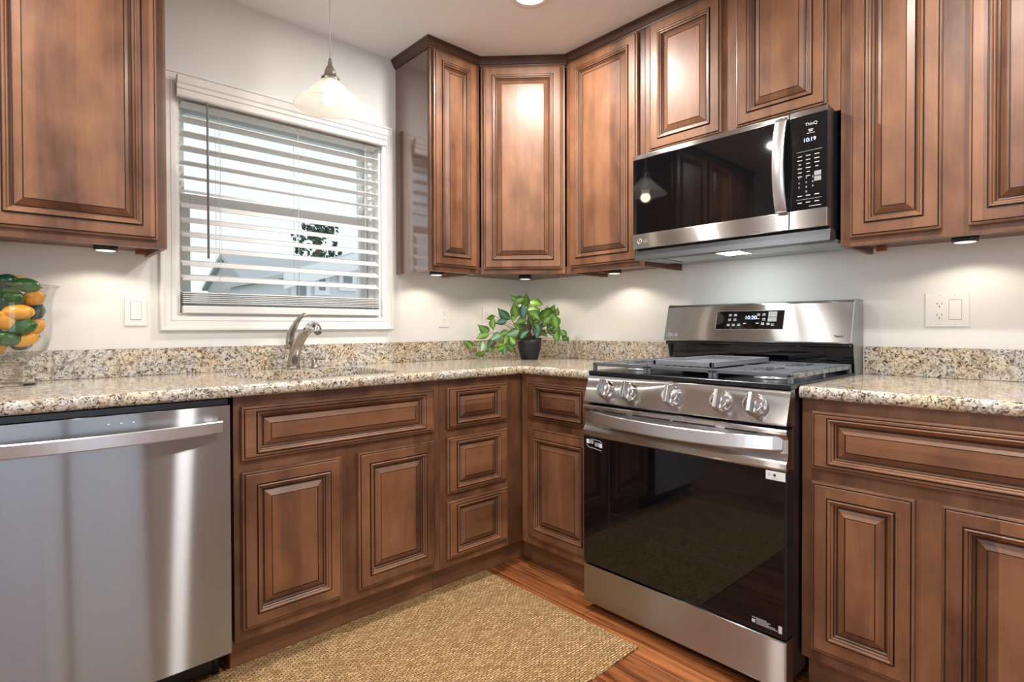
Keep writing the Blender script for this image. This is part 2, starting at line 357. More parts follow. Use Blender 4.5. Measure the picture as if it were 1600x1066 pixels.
def text(name, s, size, F, u, z, n, m, parent, ext=.0004, tilt=None, align='LEFT', sx=1.0, nrm=None):
    c = bpy.data.curves.new(name, 'FONT'); c.body = s; c.size = size; c.extrude = ext; c.align_x = align
    t = bpy.data.objects.new('tmp_text', c); COL.objects.link(t)
    dg = bpy.context.evaluated_depsgraph_get(); me = bpy.data.meshes.new_from_object(t.evaluated_get(dg)); COL.objects.unlink(t); bpy.data.objects.remove(t)
    upv = tilt or Vector((0, 0, 1)); N = F.U.cross(upv).normalized()
    if N.dot(F.N) < 0: N = -N
    o = F.p(u, z, n) - WLOC[parent.name]
    for v in me.vertices: v.co = o + F.U*v.co.x*sx + upv*v.co.y + N*v.co.z
    me.name = name; me.materials.clear(); me.materials.append(m); me.update()
    ob = bpy.data.objects.new(name, me); COL.objects.link(ob); ob.parent = parent; WLOC[ob.name] = WLOC[parent.name]; return ob

# ------------------------------------------------------------------ the room
H = 2.4437; XW, YS, T = -5.3, -5.3, .16
OX0, OX1, OZ0, OZ1 = -1.885, -.998, 1.147, 2.036
def struct(name, mb, m): return tag(mk(name, mb, m), kind='structure')
b = MB()
b.wbox((XW-T, 0, -.02), (OX0, T, H)).wbox((OX1, 0, -.02), (T, T, H)).wbox((OX0, 0, -.02), (OX1, T, OZ0)).wbox((OX0, 0, OZ1), (OX1, T, H)); struct('wall_back', b, WALL)
b = MB().wbox((0, YS-T, -.02), (T, 0, H)); struct('wall_right', b, WALL)
b = MB().wbox((XW, YS-T, -.02), (-2.85, YS, H)).wbox((-1.25, YS-T, -.02), (0, YS, H)).wbox((-2.85, YS-T, 2.12), (-1.25, YS, H)); struct('wall_front', b, WALL)
b = MB().wbox((XW-T, YS-T, -.02), (XW, -3.6, H)).wbox((XW-T, -1.6, -.02), (XW, 0, H)).wbox((XW-T, -3.6, -.02), (XW, -1.6, .8)).wbox((XW-T, -3.6, 2.15), (XW, -1.6, H)); struct('wall_left', b, WALL)
b = MB().wbox((XW-T, YS-T, -.12), (T, T, -.0)); struct('floor', b, FLOOR)
b = MB().wbox((XW-T, YS-T, H), (T, T, H+.12)); struct('ceiling', b, CEIL)
d = thing('door_1', (-2.05, YS-.06, 0), None, None, kind='structure')
b = MB()
for x0, x1 in ((-2.85, -2.79), (-1.31, -1.25), (-2.085, -2.015)): b.wbox((x0, YS-.10, 0), (x1, YS-.02, 2.12), .004)
b.wbox((-2.79, YS-.10, 2.04), (-1.31, YS-.02, 2.12), .004).wbox((-2.79, YS-.10, 0), (-1.31, YS-.02, .09), .004); mk('door_frame', b, simple('unseen_dark_frame', (.10, .09, .085), .45), d)  # unseen frame, darkened to put bands into the dishwasher's reflection

# window: casing, jamb, two sashes, panes
w = thing('window_1', (-1.4415, 0, OZ0), None, None, kind='structure')
cas = [(0, -.0), (0, .0), ]
b = MB()
rect = [(OX0, OZ0), (OX1, OZ0), (OX1, OZ1), (OX0, OZ1)]
prof = [(0, .001), (0, .012), (.004, .016), (.018, .017), (.020, .014), (.023, .014), (.025, .018), (.044, .019), (.047, .024), (.056, .024), (.0585, .020), (.0585, .001)]
b.sweep(rect, 1, prof, closed=True, z=lambda a, h, n: Vector((a, -n, h))); mk('casing', b, TRIMW, w)
b = MB()
for a, c in (((OX0, -.0005, OZ0), (OX0+.012, T, OZ1)), ((OX1-.012, -.0005, OZ0), (OX1, T, OZ1)), ((OX0+.012, -.0005, OZ0), (OX1-.012, T, OZ0+.012)), ((OX0+.012, -.0005, OZ1-.012), (OX1-.012, T, OZ1))): b.wbox(a, c)
mk('jamb', b, TRIMW, w)
def sash(name, x0, x1, z0, z1, y0, y1, st, rb, rtp):
    b = MB()
    b.wbox((x0, y0, z0), (x0+st, y1, z1), .004).wbox((x1-st, y0, z0), (x1, y1, z1), .004).wbox((x0+st, y0, z0), (x1-st, y1, z0+rb), .004).wbox((x0+st, y0, z1-rtp), (x1-st, y1, z1), .004)
    o = mk(name, b, VINYL, w)
    b = MB().wbox((x0+st-.004, (y0+y1)/2-.002, z0+rb-.004), (x1-st+.004, (y0+y1)/2+.002, z1-rtp+.004)); mk('glass_pane', b, PANE, o)
ix0, ix1 = OX0+.012, OX1-.012
b = MB()
b.wbox((ix0, .05, OZ0+.012), (ix0+.016, T-.005, OZ1-.012)).wbox((ix1-.03, .05, OZ0+.012), (ix1, T-.005, OZ1-.012)); mk('sash_track', b, VINYL, w)
sash('lower_sash', ix0+.017, ix1-.031, OZ0+.013, 1.640, .062, .092, .034, .045, .042)
sash('upper_sash', ix0+.017, ix1-.031, 1.600, OZ1-.013, .100, .130, .022, .040, .05)

# blind
bl = thing('window_blind', (-1.4415, -.03, 1.155), 'white wide-slat blind with valance, lowered over the window above the sink', 'blind')
b = MB()
vp = [(0, 1.985), (.014, 1.985), (.018, 1.990), (.016, 2.0), (.016, 2.012), (.021, 2.016), (.021, 2.030), (.026, 2.036), (.028, 2.05), (.030, 2.062), (0, 2.062)]
b.prism([(-.035-a, z) for a, z in vp], -1.888, -.992, lambda y, z, x: Vector((x, y, z)))
mk('valance', b, BLIND, bl)
b = MB().wbox((-1.872, -.018, 1.99), (-1.011, .042, 2.038), .002); mk('headrail', b, BLIND, bl)
def slat(b, z, tilt, y=.008, wd=.05, th=.003):
    n = 6; top = []; bot = []
    for i in range(n+1):
        t = i/n-.5; cr = .003*(1-4*t*t)
        yy = t*wd; zz = cr
        c, s_ = math.cos(tilt), math.sin(tilt)
        top.append((y+yy*c-zz*s_, z+yy*s_+zz*c)); zz -= th; bot.append((y+yy*c-zz*s_, z+yy*s_+zz*c))
    b.prism(top+bot[::-1], -1.866, -1.017, lambda yy, zz, x: Vector((x, yy, zz)))
b = MB()
for k in range(13):
    t = R(-9) if k >= 9 else (R(-4) if k == 8 else (R(2) if k == 7 else (R(20) if k == 6 else R(30))))
    slat(b, 1.298+.0565*k+(.0 if k >= 7 else .002), t)
for k in range(6): slat(b, 1.199+.0078*k, R(0), y=.006+.001*(k % 2), th=.0028)
mk('slats', b, BLIND, bl)
b = MB().wbox((-1.868, -.026, 1.156), (-1.013, .034, 1.186), .006, 3); mk('bottom_rail', b, BLIND, bl)
b = MB()
for x in (-1.735, -1.415, -1.09):
    for y in (-.018, .034): b.tube([(x, y, 1.19), (x, y, 1.99)], .0008, 5)
    b.tube([(x+.012, .008, 1.19), (x+.012, .008, 1.99)], .0009, 5)
mk('ladder_cords', b, CORD, bl)
b = MB().tube([(-1.785, -.045, 1.985), (-1.786, -.06, 1.96), (-1.787, -.062, 1.37)], [.002, .004, .0045], 8); mk('tilt_wand', b, WAND, bl)

# ------------------------------------------------------------------ cabinets
def upper(F, u0, u1, z0, z1, dep, doors, label, sideL=False, blocks=()):
    um = (u0+u1)/2; r = thing('wall_cabinet', F.p(um, z0, dep/2), label, 'cabinet')
    a, c = u0+.0008, u1-.0008; b = MB()
    b.box(F, a, a+.016, z0+.0005, z1, .001, dep-.0195).box(F, c-.016, c, z0+.0005, z1, .001, dep-.0195)
    b.box(F, a+.016, c-.016, z1-.016, z1, .001, dep-.0195).box(F, a+.016, c-.016, z0+.02, z0+.035, .001, dep-.0195).box(F, a+.016, c-.016, z0+.035, z1-.016, .001, .008)
    b.box(F, a+.016, c-.016, z0+.0005, z0+.02, dep-.036, dep-.0195)
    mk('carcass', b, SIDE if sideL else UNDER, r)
    b = MB(); fs = .034
    ds = sorted(doors); za = min(d[2] for d in doors)+.012; zb = max(d[3] for d in doors)-.012
    b.box(F, a, ds[0][0]+.012, z0, z1, dep-.019, dep, .0008).box(F, ds[-1][1]-.012, c, z0, z1, dep-.019, dep, .0008)
    b.box(F, ds[0][0]+.012, ds[-1][1]-.012, z0, za, dep-.019, dep, .0008).box(F, ds[0][0]+.012, ds[-1][1]-.012, zb, z1, dep-.019, dep, .0008)
    for d0, d1 in zip(ds, ds[1:]): b.box(F, d0[1]-.012, d1[0]+.012, za, zb, dep-.019, dep, .0008)
    mk('face_frame', b, WOOD, r)
    for d in ds:
        b = MB().door(F, d[0], d[1], d[2], d[3], dep+.0025); mk('door', b, [WOOD, GLAZE], r)
    if blocks:
        for ub, nb in blocks: mk('corner_block', MB().box(F, ub-.014, ub+.014, z0+.003, z0+.0198, nb-.014, nb+.014, .002), BLOCK, r)
    return r
ZU, ZT, ZD0, ZD1 = 1.3649, 2.4079, 1.3893, 2.3938
DU = .3083
upper(FB, -2.4550, -1.9719, ZU, ZT, .305, [(-2.4250, -2.0015, ZD0, ZD1)], 'brown wall cabinet with one raised-panel door, left of the window over the fruit bowl', blocks=((-1.99-.02, .05),))
upper(FB, -3.3000, -2.4565, ZU, ZT, .305, [(-3.2700, -2.8930, ZD0, ZD1), (-2.8640, -2.4870, ZD0, ZD1)], 'brown two-door wall cabinet beyond the left end, mirrored dimly in the microwave glass')
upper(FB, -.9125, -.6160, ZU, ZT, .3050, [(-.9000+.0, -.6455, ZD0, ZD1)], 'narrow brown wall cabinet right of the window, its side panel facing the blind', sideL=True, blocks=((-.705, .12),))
upper(FR, .6160, 1.0733, ZU, ZT, DU, [(.6480, 1.0440, ZD0, ZD1)], 'brown wall cabinet with one tall door between corner cabinet and microwave', blocks=((.735, .17),))
upper(FR, 1.0740, 1.8412, 1.8245, ZT, DU, [(1.1061, 1.4292, 1.8521, ZD1), (1.4890, 1.8031, 1.8521, ZD1)], 'short two-door brown wall cabinet directly above the microwave')
upper(FR, 1.8419, 2.4540, ZU, ZT, DU, [(1.8746, 2.1168, ZD0, ZD1), (2.1786, 2.4210, ZD0, ZD1)], 'two-door brown wall cabinet right of the microwave, at the right edge', blocks=((1.90, .06),))
# diagonal corner cabinet
A0, B0 = Vector((-.6154, -.3050)), Vector((-.3083, -.6154)); dU = (B0-A0); FD = Fr(A0, dU); LD = dU.length
r = thing('corner_wall_cabinet', (-.3, -.3, ZU), 'diagonal brown corner wall cabinet above the potted plant', 'cabinet')
b = MB(); poly = [(-.001, -.001), (-.6145, -.001), (-.6145, -.2905), (-.2945, -.6145), (-.001, -.6145)]
xy = lambda x, y, z: Vector((x, y, z))
b.prism(poly, ZU+.02, ZU+.035, xy).prism(poly, ZT-.016, ZT, xy)
b.wbox((-.6145, -.2860, ZU+.0005), (-.5985, -.001, ZT)).wbox((-.2860, -.6145, ZU+.0005), (-.001, -.5985, ZT)).wbox((-.5985, -.008, ZU+.035), (-.001, -.001, ZT-.016)).wbox((-.008, -.5985, ZU+.035), (-.001, -.008, ZT-.016))
b.box(FD, .012, LD-.012, ZU+.0005, ZU+.02, -.036, -.0195)
mk('carcass', b, UNDER, r)
b = MB(); e = .0194
b.box(FD, e*.42, .024, ZU, ZT, -.019, 0, .0008).box(FD, LD-.024, LD-e*.42, ZU, ZT, -.019, 0, .0008).box(FD, .024, LD-.024, ZU, ZD0+.012, -.019, 0, .0008).box(FD, .024, LD-.024, ZD1-.012, ZT, -.019, 0, .0008)
mk('face_frame', b, WOOD, r)
DD0, DD1 = .0215, LD-.0215
b = MB().door(FD, DD0+.002, DD1-.002, ZD0, ZD1, .0025); mk('door', b, [WOOD, GLAZE], r)
for x, y in ((-.50, -.23), (-.23, -.50)): mk('corner_block', MB().wbox((x-.014, y-.014, ZU+.003), (x+.014, y+.014, ZU+.0198), .002), BLOCK, r)

# crown mouldings
CP = [(.0005, 2.4010), (.004, 2.4010), (.006, 2.4075), (.009, 2.4085), (.013, 2.4170), (.018, 2.4260), (.021, 2.4280), (.0215, 2.4330), (.0245, 2.4345), (.025, H-.0006), (.0005, H-.0006)]
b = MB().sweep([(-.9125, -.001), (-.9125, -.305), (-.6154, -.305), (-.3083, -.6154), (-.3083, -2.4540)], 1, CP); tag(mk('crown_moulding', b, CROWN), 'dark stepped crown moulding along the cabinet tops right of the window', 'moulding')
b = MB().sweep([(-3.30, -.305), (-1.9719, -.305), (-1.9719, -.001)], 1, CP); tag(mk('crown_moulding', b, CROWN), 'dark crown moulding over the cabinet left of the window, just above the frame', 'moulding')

def base(F, u0, u1, fn, label, fronts, stiles, toe_n, name='base_cabinet', toe_z=.106, u_toe=None):
    """fronts: list of (kind, u0,u1,z0,z1)"""
    r = thing(name, F.p((u0+u1)/2, 0, fn/2), label, 'cabinet'); a, c = u0+.0008, u1-.0008; zt = .8835
    b = MB().box(F, a, a+.016, toe_z, zt, .003, fn-.0195).box(F, c-.016, c, toe_z, zt, .003, fn-.0195).box(F, a+.016, c-.016, toe_z, toe_z+.016, .003, fn-.0195).box(F, a+.016, c-.016, toe_z+.016, zt, .003, .01)
    b.box(F, a, a+.016, 0.001, toe_z, .02, toe_n-.018).box(F, c-.016, c, 0.001, toe_z, .02, toe_n-.018)
    mk('carcass', b, UNDER, r)
    b = MB()
    for s0, s1, z0, z1 in stiles: b.box(F, max(s0, a), min(s1, c), z0, z1, fn-.019, fn, .0006)
    mk('face_frame', b, WOOD, r)
    t0, t1 = u_toe or (a, c)
    mk('toe_kick', MB().box(F, t0, t1, .001, toe_z-.0005, toe_n-.016, toe_n, .0006), WOODH, r)
    for k, x0, x1, z0, z1 in fronts:
        nm = {'d': 'door', 'w': 'drawer', 'f': 'false_drawer_front'}[k]
        b = MB().door(F, x0, x1, z0, z1, fn+.0025, DOORP, rail=None if k == 'd' else .0165); mk(nm, b, [WOOD if k == 'd' else WOODH, GLAZE], r)
    return r
zf0, zf1, zd0, zd1 = .8497, .6807, .6433, .1440
base(FB, -1.8573, -1.0785, .6066, 'brown sink base cabinet with wide false drawer and two doors, beside the dishwasher',
     [('f', -1.8364, -1.1120, zf1, zf0), ('d', -1.8364, -1.5060, zd1, zd0), ('d', -1.4420, -1.1090, zd1, zd0)],
     [(-2, -1.824, .106, .8835), (-1.121, -1, .106, .8835), (-1.824, -1.121, .837, .8835), (-1.824, -1.121, .630, .694), (-1.824, -1.121, .106, .156), (-1.518, -1.430, .156, .630)], .555)
base(FB, -1.0785, -.6145, .6066, 'brown three-drawer base cabinet in the corner right of the sink cabinet',
     [('w', -1.0470, -.7175, zf1, zf0), ('w', -1.0470, -.7175, .4127, zd0), ('w', -1.0470, -.7175, zd1, .3791)],
     [(-2, -1.034, .106, .8835), (-.730, -.6, .106, .8835), (-1.034, -.730, .837, .8835), (-1.034, -.730, .630, .694), (-1.034, -.730, .366, .426), (-1.034, -.730, .106, .156)], .555, u_toe=(-1.0777, -.5560))
base(FR, .6080, 1.0695, .6140, 'narrow brown base cabinet with drawer over door, left of the range',
     [('w', .6640, 1.0350, zf1, zf0), ('d', .6640, 1.0350, zd1, zd0)],
     [(0, .676, .106, .8835), (1.023, 2, .106, .8835), (.676, 1.023, .837, .8835), (.676, 1.023, .630, .694), (.676, 1.023, .106, .156)], .556, u_toe=(.5570, 1.0687))
base(FR, 1.8325, 2.4590, .6140, 'brown base cabinet with wide drawer and two doors, right of the range',
     [('w', 1.8646, 2.4260, zf1, zf0), ('d', 1.8646, 2.1166, zd1, zd0), ('d', 2.1731, 2.4260, zd1, zd0)],
     [(0, 1.877, .106, .8835), (2.413, 3, .106, .8835), (1.877, 2.413, .837, .8835), (1.877, 2.413, .630, .694), (1.877, 2.413, .106, .156), (2.104, 2.186, .156, .630)], .556)

# ------------------------------------------------------------------ worktops and sink
ZC, ZB = .921, .8842
def rrect(x0, x1, y0, y1, r, k=8):
    P = []
    for cx, cy, a in ((x1-r, y1-r, 0), (x0+r, y1-r, 90), (x0+r, y0+r, 180), (x1-r, y0+r, 270)):
        for i in range(k+1): t = R(a+90*i/k); P.append((cx+r*math.cos(t), cy+r*math.sin(t)))
    return P
def slab(outer, hole=None):
    b = MB()
    for z in (ZC, ZB):
        t = bmesh.new(); es = []
        for lp in ([outer] + ([hole] if hole else [])):
            vs = [t.verts.new((x, y, z)) for x, y in lp]
            for i in range(len(vs)): es.append(t.edges.new((vs[i], vs[(i+1) % len(vs)])))
        bmesh.ops.triangle_fill(t, use_beauty=True, use_dissolve=False, edges=es)
        b.take(t)
    for lp in ([outer] + ([hole] if hole else [])):
        A = [b.bm.verts.new((x, y, ZC)) for x, y in lp]; B = [b.bm.verts.new((x, y, ZB)) for x, y in lp]
        for i in range(len(lp)): b._face([A[i], A[(i+1) % len(lp)], B[(i+1) % len(lp)], B[i]])
    bmesh.ops.remove_doubles(b.bm, verts=b.bm.verts, dist=1e-5)
    return b
rn = .0155; zm, zh = (ZC+ZB)/2, (ZC-ZB)/2
NOSE = [(rn*math.cos(R(t))*1.0, zm+zh*(abs(math.sin(R(t)))**.75)*(1 if t > 0 else -1 if t < 0 else 0)) for t in range(90, -91, -15)]
HX0, HX1, HY0, HY1 = -1.775, -1.215, -.555, -.150
outer = [(-2.52, -.0015), (-.0015, -.0015), (-.0015, -1.0690), (-.6433+rn, -1.0690), (-.6433+rn, -.6464+rn), (-2.52, -.6464+rn)]
b = slab(outer, rrect(HX0, HX1, HY0, HY1, .06))
b.sweep([(-2.52, -.6464+rn), (-.6433+rn, -.6464+rn), (-.6433+rn, -1.0690)], 1, NOSE)
tag(mk('countertop', b, GRANITE), 'L-shaped speckled granite countertop with sink cut-out, running into the corner', 'countertop')
b = slab([(-.0015, -1.8335), (-.0015, -2.50), (-.6433+rn, -2.50), (-.6433+rn, -1.8335)])
b.sweep([(-.6433+rn, -1.8335), (-.6433+rn, -2.50)], 1, NOSE)
tag(mk('countertop', b, GRANITE), 'short granite countertop right of the range, under the double wall plate', 'countertop')
for F, u0, u1, lb in ((FB, -2.52, -.0215, 'granite backsplash strip along the window wall behind faucet and plant'), (FR, .0015, 1.0640, 'granite backsplash strip between the corner and the range'), (FR, 1.8370, 2.50, 'granite backsplash strip right of the range')):
    tag(mk('backsplash', MB().box(F, u0, u1, ZC+.0004, 1.023, .0012, .0205, .0015), GRANITE), lb, 'backsplash')
sk = thing('sink', ((HX0+HX1)/2, (HY0+HY1)/2, .70), 'undermount stainless sink bowl below the granite cut-out', 'sink')
b = MB(); rings = []
for ins, z, rr in ((-.02, .8838, .07), (.000, .8838, .06), (.004, .880, .058), (.010, .80, .055), (.016, .72, .052), (.03, .702, .045), (.06, .697, .03)):
    rings.append([b.bm.verts.new((x, y, z)) for x, y in rrect(HX0+ins, HX1-ins, HY0+ins, HY1-ins, rr)])
for A, B in zip(rings, rings[1:]):
    for i in range(len(A)): b._face([A[i], A[(i+1) % len(A)], B[(i+1) % len(A)], B[i]], 0, True)
b._face(rings[-1]); mk('bowl', b, NICKEL, sk)
mk('drain', MB().cyl(((HX0+HX1)/2, (HY0+HY1)/2, .698), .045, .003, bevel=.001), CHROME, sk)

# faucet
fx, fy_ = -1.470, -.092
f = thing('kitchen_faucet', (fx, fy_, ZC), 'brushed nickel single-lever faucet with curved pull-out spout, behind the sink', 'faucet')
b = MB().lathe([(0, 0), (.026, 0), (.0275, .002), (.0275, .010), (.0262, .012), (.0262, .0135)], (fx, fy_, ZC+.0003)); mk('base_ring', b, NICKEL, f)
b = MB(); pts = []; rad = []
for t in range(0, 15):
    k = t/14; y = -.155*k**2.0; z = .0135+.176*k - .018*k**3
    pts.append((fx+.004*k, fy_+y, ZC+z)); rad.append(.0255 - .0085*k)
b.tube(pts, rad, 20); mk('spout', b, NICKEL, f)
b = MB(); e = Vector(pts[-1]); hp = [e+Vector((.0, .004, -.004)), e+Vector((.001, -.012, .008)), e+Vector((.002, -.035, .013)), e+Vector((.003, -.058, .008)), e+Vector((.004, -.076, -.006)), e+Vector((.004, -.084, -.016))]
b.tube(hp, [.017, .019, .0205, .0205, .018, .013], 18); mk('spray_head', b, CHROME, f)
b = MB(); lp = [(fx-.006, fy_+.012, ZC+.085), (fx-.008, fy_+.016, ZC+.125), (fx-.006, fy_+.004, ZC+.160), (fx+.004, fy_-.028, ZC+.200), (fx+.012, fy_-.052, ZC+.224), (fx+.018, fy_-.076, ZC+.230), (fx+.021, fy_-.092, ZC+.226)]
b.tube(lp, [.017, .0185, .017, .0115, .0095, .0095, .006], 16); mk('lever_handle', b, NICKEL, f)
s = thing('soap_dispenser', (-1.376, -.085, ZC), 'small nickel soap dispenser right of the faucet', 'soap dispenser')
b = MB().lathe([(0, 0), (.0165, 0), (.0165, .004), (.0125, .006), (.0125, .042), (.0105, .046), (0, .046)], (-1.376, -.085, ZC+.0003)); mk('pump_body', b, NICKEL, s)
b = MB().tube([(-1.376, -.088, ZC+.040), (-1.370, -.120, ZC+.0415), (-1.364, -.152, ZC+.0405), (-1.362, -.160, ZC+.044)], [.006, .0055, .0045, .004], 10); mk('nozzle', b, NICKEL, s)

# ------------------------------------------------------------------ dishwasher
dw = thing('dishwasher', (-2.175, -.33, 0), 'stainless steel dishwasher with bowed bar handle, left of the sink cabinet', 'dishwasher')
x0, x1 = -2.474, -1.8766
mk('tub_body', MB().wbox((x0+.002, -.600, .09), (x1-.002, -.03, .868), .002), DARK, dw)
b = MB(); NX, NZ = 24, 30; zA, zB = .105, .864; G = []
for i in range(NX+1):
    row = []
    for j in range(NZ+1):
        s_ = i/NX; t = j/NZ; bow = .004*(1-(2*s_-1)**2) + .0009*(1-(2*t-1)**2)
        row.append(b.bm.verts.new((x0+(x1-x0)*s_, -.646-bow, zA+(zB-zA)*t)))
    G.append(row)
for i in range(NX):
    for j in range(NZ): b._face([G[i][j], G[i+1][j], G[i+1][j+1], G[i][j+1]], 0, True)
edge = [G[i][0] for i in range(NX+1)] + [G[NX][j] for j in range(1, NZ+1)] + [G[i][NZ] for i in range(NX-1, -1, -1)] + [G[0][j] for j in range(NZ-1, 0, -1)]
bk = [b.bm.verts.new((v.co.x, -.606, v.co.z)) for v in edge]; edge = [b.bm.verts.new(v.co) for v in edge]
for i in range(len(edge)): b._face([edge[i], edge[(i+1) % len(edge)], bk[(i+1) % len(edge)], bk[i]])
b._face(bk); mk('door_panel', b, DWSTEEL, dw)
b = MB().wbox((x0+.004, -.640, .866), (x1-.004, -.60, .8825), .001); mk('gap_shade_strip', b, BLACK, dw)  # dark strip standing in for the shaded gap above the door
b = MB(); P = []
for i in range(21):
    t = i/20; q = 1-(2*t-1)**2; P.append((x0+.028+(x1-x0-.056)*t, -.676-.030*q))
def bar(b, P, z0, z1, th, curve=lambda i: 0, bow=0):
    rings = []
    for i, (x, y) in enumerate(P):
        dz = curve(i); rings.append([b.bm.verts.new(v) for v in ((x, y+th, z0+dz+.003), (x, y+.003, z0+dz), (x, y, z0+dz+.003), (x, y-bow, (z0+z1)/2+dz), (x, y, z1+dz-.003), (x, y+.003, z1+dz), (x, y+th, z1+dz-.003))])
    for A, B in zip(rings, rings[1:]):
        for k in range(7): b._face([A[k], A[(k+1) % 7], B[(k+1) % 7], B[k]], 0, False)
    b._face(rings[0][::-1]); b._face(rings[-1])
bar(b, P, .786, .822, .013)
for x in (P[1][0], P[-2][0]): b.wbox((x-.012, -.672, .791), (x+.012, -.646, .817), .003)
mk('handle', b, HANDLE, dw)
for x in (-2.178, -2.150, -2.122): mk('indicator_light', MB().cyl((x, -.6535, .842), .0022, .0025, (0, -1, 0), 12), glow('indicator_white', (.9, .95, 1), .8), dw)
mk('kick_plate', MB().wbox((x0+.004, -.548, .012), (x1-.03, -.534, .1), .001), BLACK, dw)
mk('levelling_leg', MB().cyl((x1-.02, -.535, .001), .012, .09), DARK, dw)

# ------------------------------------------------------------------ gas range
RL, RR = 1.0705, 1.8310; RC = (RL+RR)/2
g = thing('gas_range', FR.p(RC, 0, .36), 'stainless freestanding gas range with black oven door, under the microwave', 'range')
mk('body', MB().box(FR, RL+.003, RR-.003, .05, .900, .024, .668, .003), BLACK, g)
for u in (RL+.05, RR-.05):
    for n in (.60, .1): mk('levelling_leg', MB().cyl(FR.p(u, .001, n), .017, .049), DARK, g)
mk('storage_drawer', MB().box(FR, RL+.001, RR-.001, .034, .1795, .670, .7225, .004, 3), STEEL, g)
dr = mk('oven_door', MB().box(FR, RL+.001, RR-.001, .187, .6772, .6705, .722, .003), BLACK, g)
mk('door_glass', MB().box(FR, RL+.005, RR-.005, .190, .6755, .7222, .7245, .0008), BGLASS, dr)
for zz_, ua_, ub_ in ((.404, 1.200, 1.690), (.347, 1.178, 1.690)): mk('oven_window_line', MB().box(FR, ua_, ub_, zz_, zz_+.0016, .7245, .7247), simple('dim_window_line', (.022, .024, .03), .2), dr)
mk('oven_window_line', MB().box(FR, 1.1955, 1.1975, .30, .672, .7245, .7247), simple('dim_window_line', (.02, .026, .04), .2), dr)
# steel band with integrated bowed handle
b = MB(); bandp = [(.6712, .6778), (.7235, .6778), (.7250, .684), (.7250, .700), (.722, .706), (.714, .716), (.712, .728), (.7120, .768), (.717, .776), (.7250, .784), (.7250, .794), (.7230, .7982), (.6712, .7982)]
b.prism(bandp, RL+.001, RR-.001, lambda n, z, u: FR.p(u, z, n)); mk('door_band', b, STEEL, dr)
b = MB(); rings = []
for i in range(31):
    t = i/30; q = (1-(2*t-1)**2)**.75; u = RL+.016+(RR-RL-.032)*t; n = .718+.052*q; zz = .757-.010*q
    rings.append([b.bm.verts.new(FR.p(u, z, nn)) for nn, z in ((.712, zz+.016), (n-.012, zz+.020), (n-.009, zz+.0215), (n-.0065, zz+.0195), (n-.001, zz-.017), (n-.0045, zz-.021), (max(.7125, n-.022), zz-.014), (.7119, zz+.004))])
for A, B in zip(rings, rings[1:]):
    for k in range(8): b._face([A[k], A[(k+1) % 8], B[(k+1) % 8], B[k]], 0, False)
b._face(rings[0][::-1]); b._face(rings[-1]); mk('door_handle', b, HANDLE, dr)
for a, c in ((1.172, 1.268), (1.301, 1.449), (1.463, 1.611), (1.645, 1.745)): mk('vent_slot', MB().box(FR, a, c, .7785, .7825, .716, .7268, .001), DARK, dr)
st = mk('energy_sticker', MB().box(FR, 1.7715, 1.8275, .6485, .6745, .7246, .7249), STICK, dr)
mk('sticker_mark', MB().cyl(FR.p(1.797, .663, .7249), .0042, .0003, FR.N, 20).box(FR, 1.790, 1.804, .6535, .6545, .7249, .7251), PRINT, st)
mk('sticker_print', MB().box(FR, 1.778, 1.786, .659, .667, .7249, .7251), simple('pale_grey_print', (.55, .57, .58), .5), st)
b = MB()
for j, (a, c) in enumerate(((1.731, 1.775), (1.744, 1.786), (1.744, 1.780), (1.744, 1.800), (1.744, 1.806))): b.box(FR, a, c, .2215-.004*j, .2245-.004*j, .7246, .7249)
mk('caution_print', b, STICKG, dr)
PALEP = simple('pale_print', (.62, .62, .66), .5)
for u0, u1, z0, z1 in ((1.731, 1.741, .2075, .2175), (1.809, 1.819, .203, .2245)): mk('caution_mark', MB().box(FR, u0, u1, z0, z1, .7246, .7249), PALEP, dr)
b = MB()                                            # clear plastic door clip
for u, z in ((1.090, .650), (1.151, .641)): mk('door_clip', MB().box(FR, u, u+.0135, z, z+.016, .7246, .7285, .003), STICK, dr)
b = MB().box(FR, 1.105, 1.123, .651, .664, .7246, .7265, .002).box(FR, 1.130, 1.150, .643, .658, .7246, .7265, .002)
b.tube([FR.p(1.110, .668, .7255), FR.p(1.133, .667, .7255), FR.p(1.150, .666, .7255), FR.p(1.163, .660, .7255)], .0015, 6)
b.tube([FR.p(1.089, .645, .7255), FR.p(1.100, .636, .7255), FR.p(1.128, .634, .7255), FR.p(1.160, .630, .7255)], .0015, 6)
mk('door_clip_strap', b, simple('frosted_plastic', (.34, .37, .42), .3), dr)
# control panel
b = MB(); cp = [(.66, .805), (.7205, .808), (.7235, .811), (.7225, .815), (.6905, .908), (.687, .9115), (.66, .9115)]
b.prism(cp, RL+.002, RR-.002, lambda n, z, u: FR.p(u, z, n)); pn = mk('control_panel', b, STEEL, g)
slope = Vector((.6905-.7225, .908-.815)).normalized()
UPV = (FR.N*slope.x + Vector((0, 0, slope.y))); NRM = FR.U.cross(UPV).normalized()
NRM = NRM if NRM.dot(FR.N) > 0 else -NRM
for u in (1.172, 1.277, 1.4515, 1.626, 1.7335):
    c = FR.p(u, .8605, .7068)
    kb = mk('control_knob', MB().lathe([(0, 0), (.0330, 0), (.0345, .002), (.0345, .006), (.0325, .008), (.0315, .022), (.0300, .026), (.0270, .0275), (.0, .0265)], c, NRM, 32), CHROME, g)
    F2U = (FR.U*.97 + UPV*.0).normalized(); P = []
    for h in (.020, .050):
        for du, dv in ((-.0085, -.0325), (.0085, -.0325), (.0085, .0325), (-.0085, .0325)): P.append(c + FR.U*du*(1 if h < .03 else .75) + UPV*dv*(1 if h < .03 else .9) + NRM*h)
    mk('knob_grip', MB().hexa(P, .002, 2), STEEL2, kb)
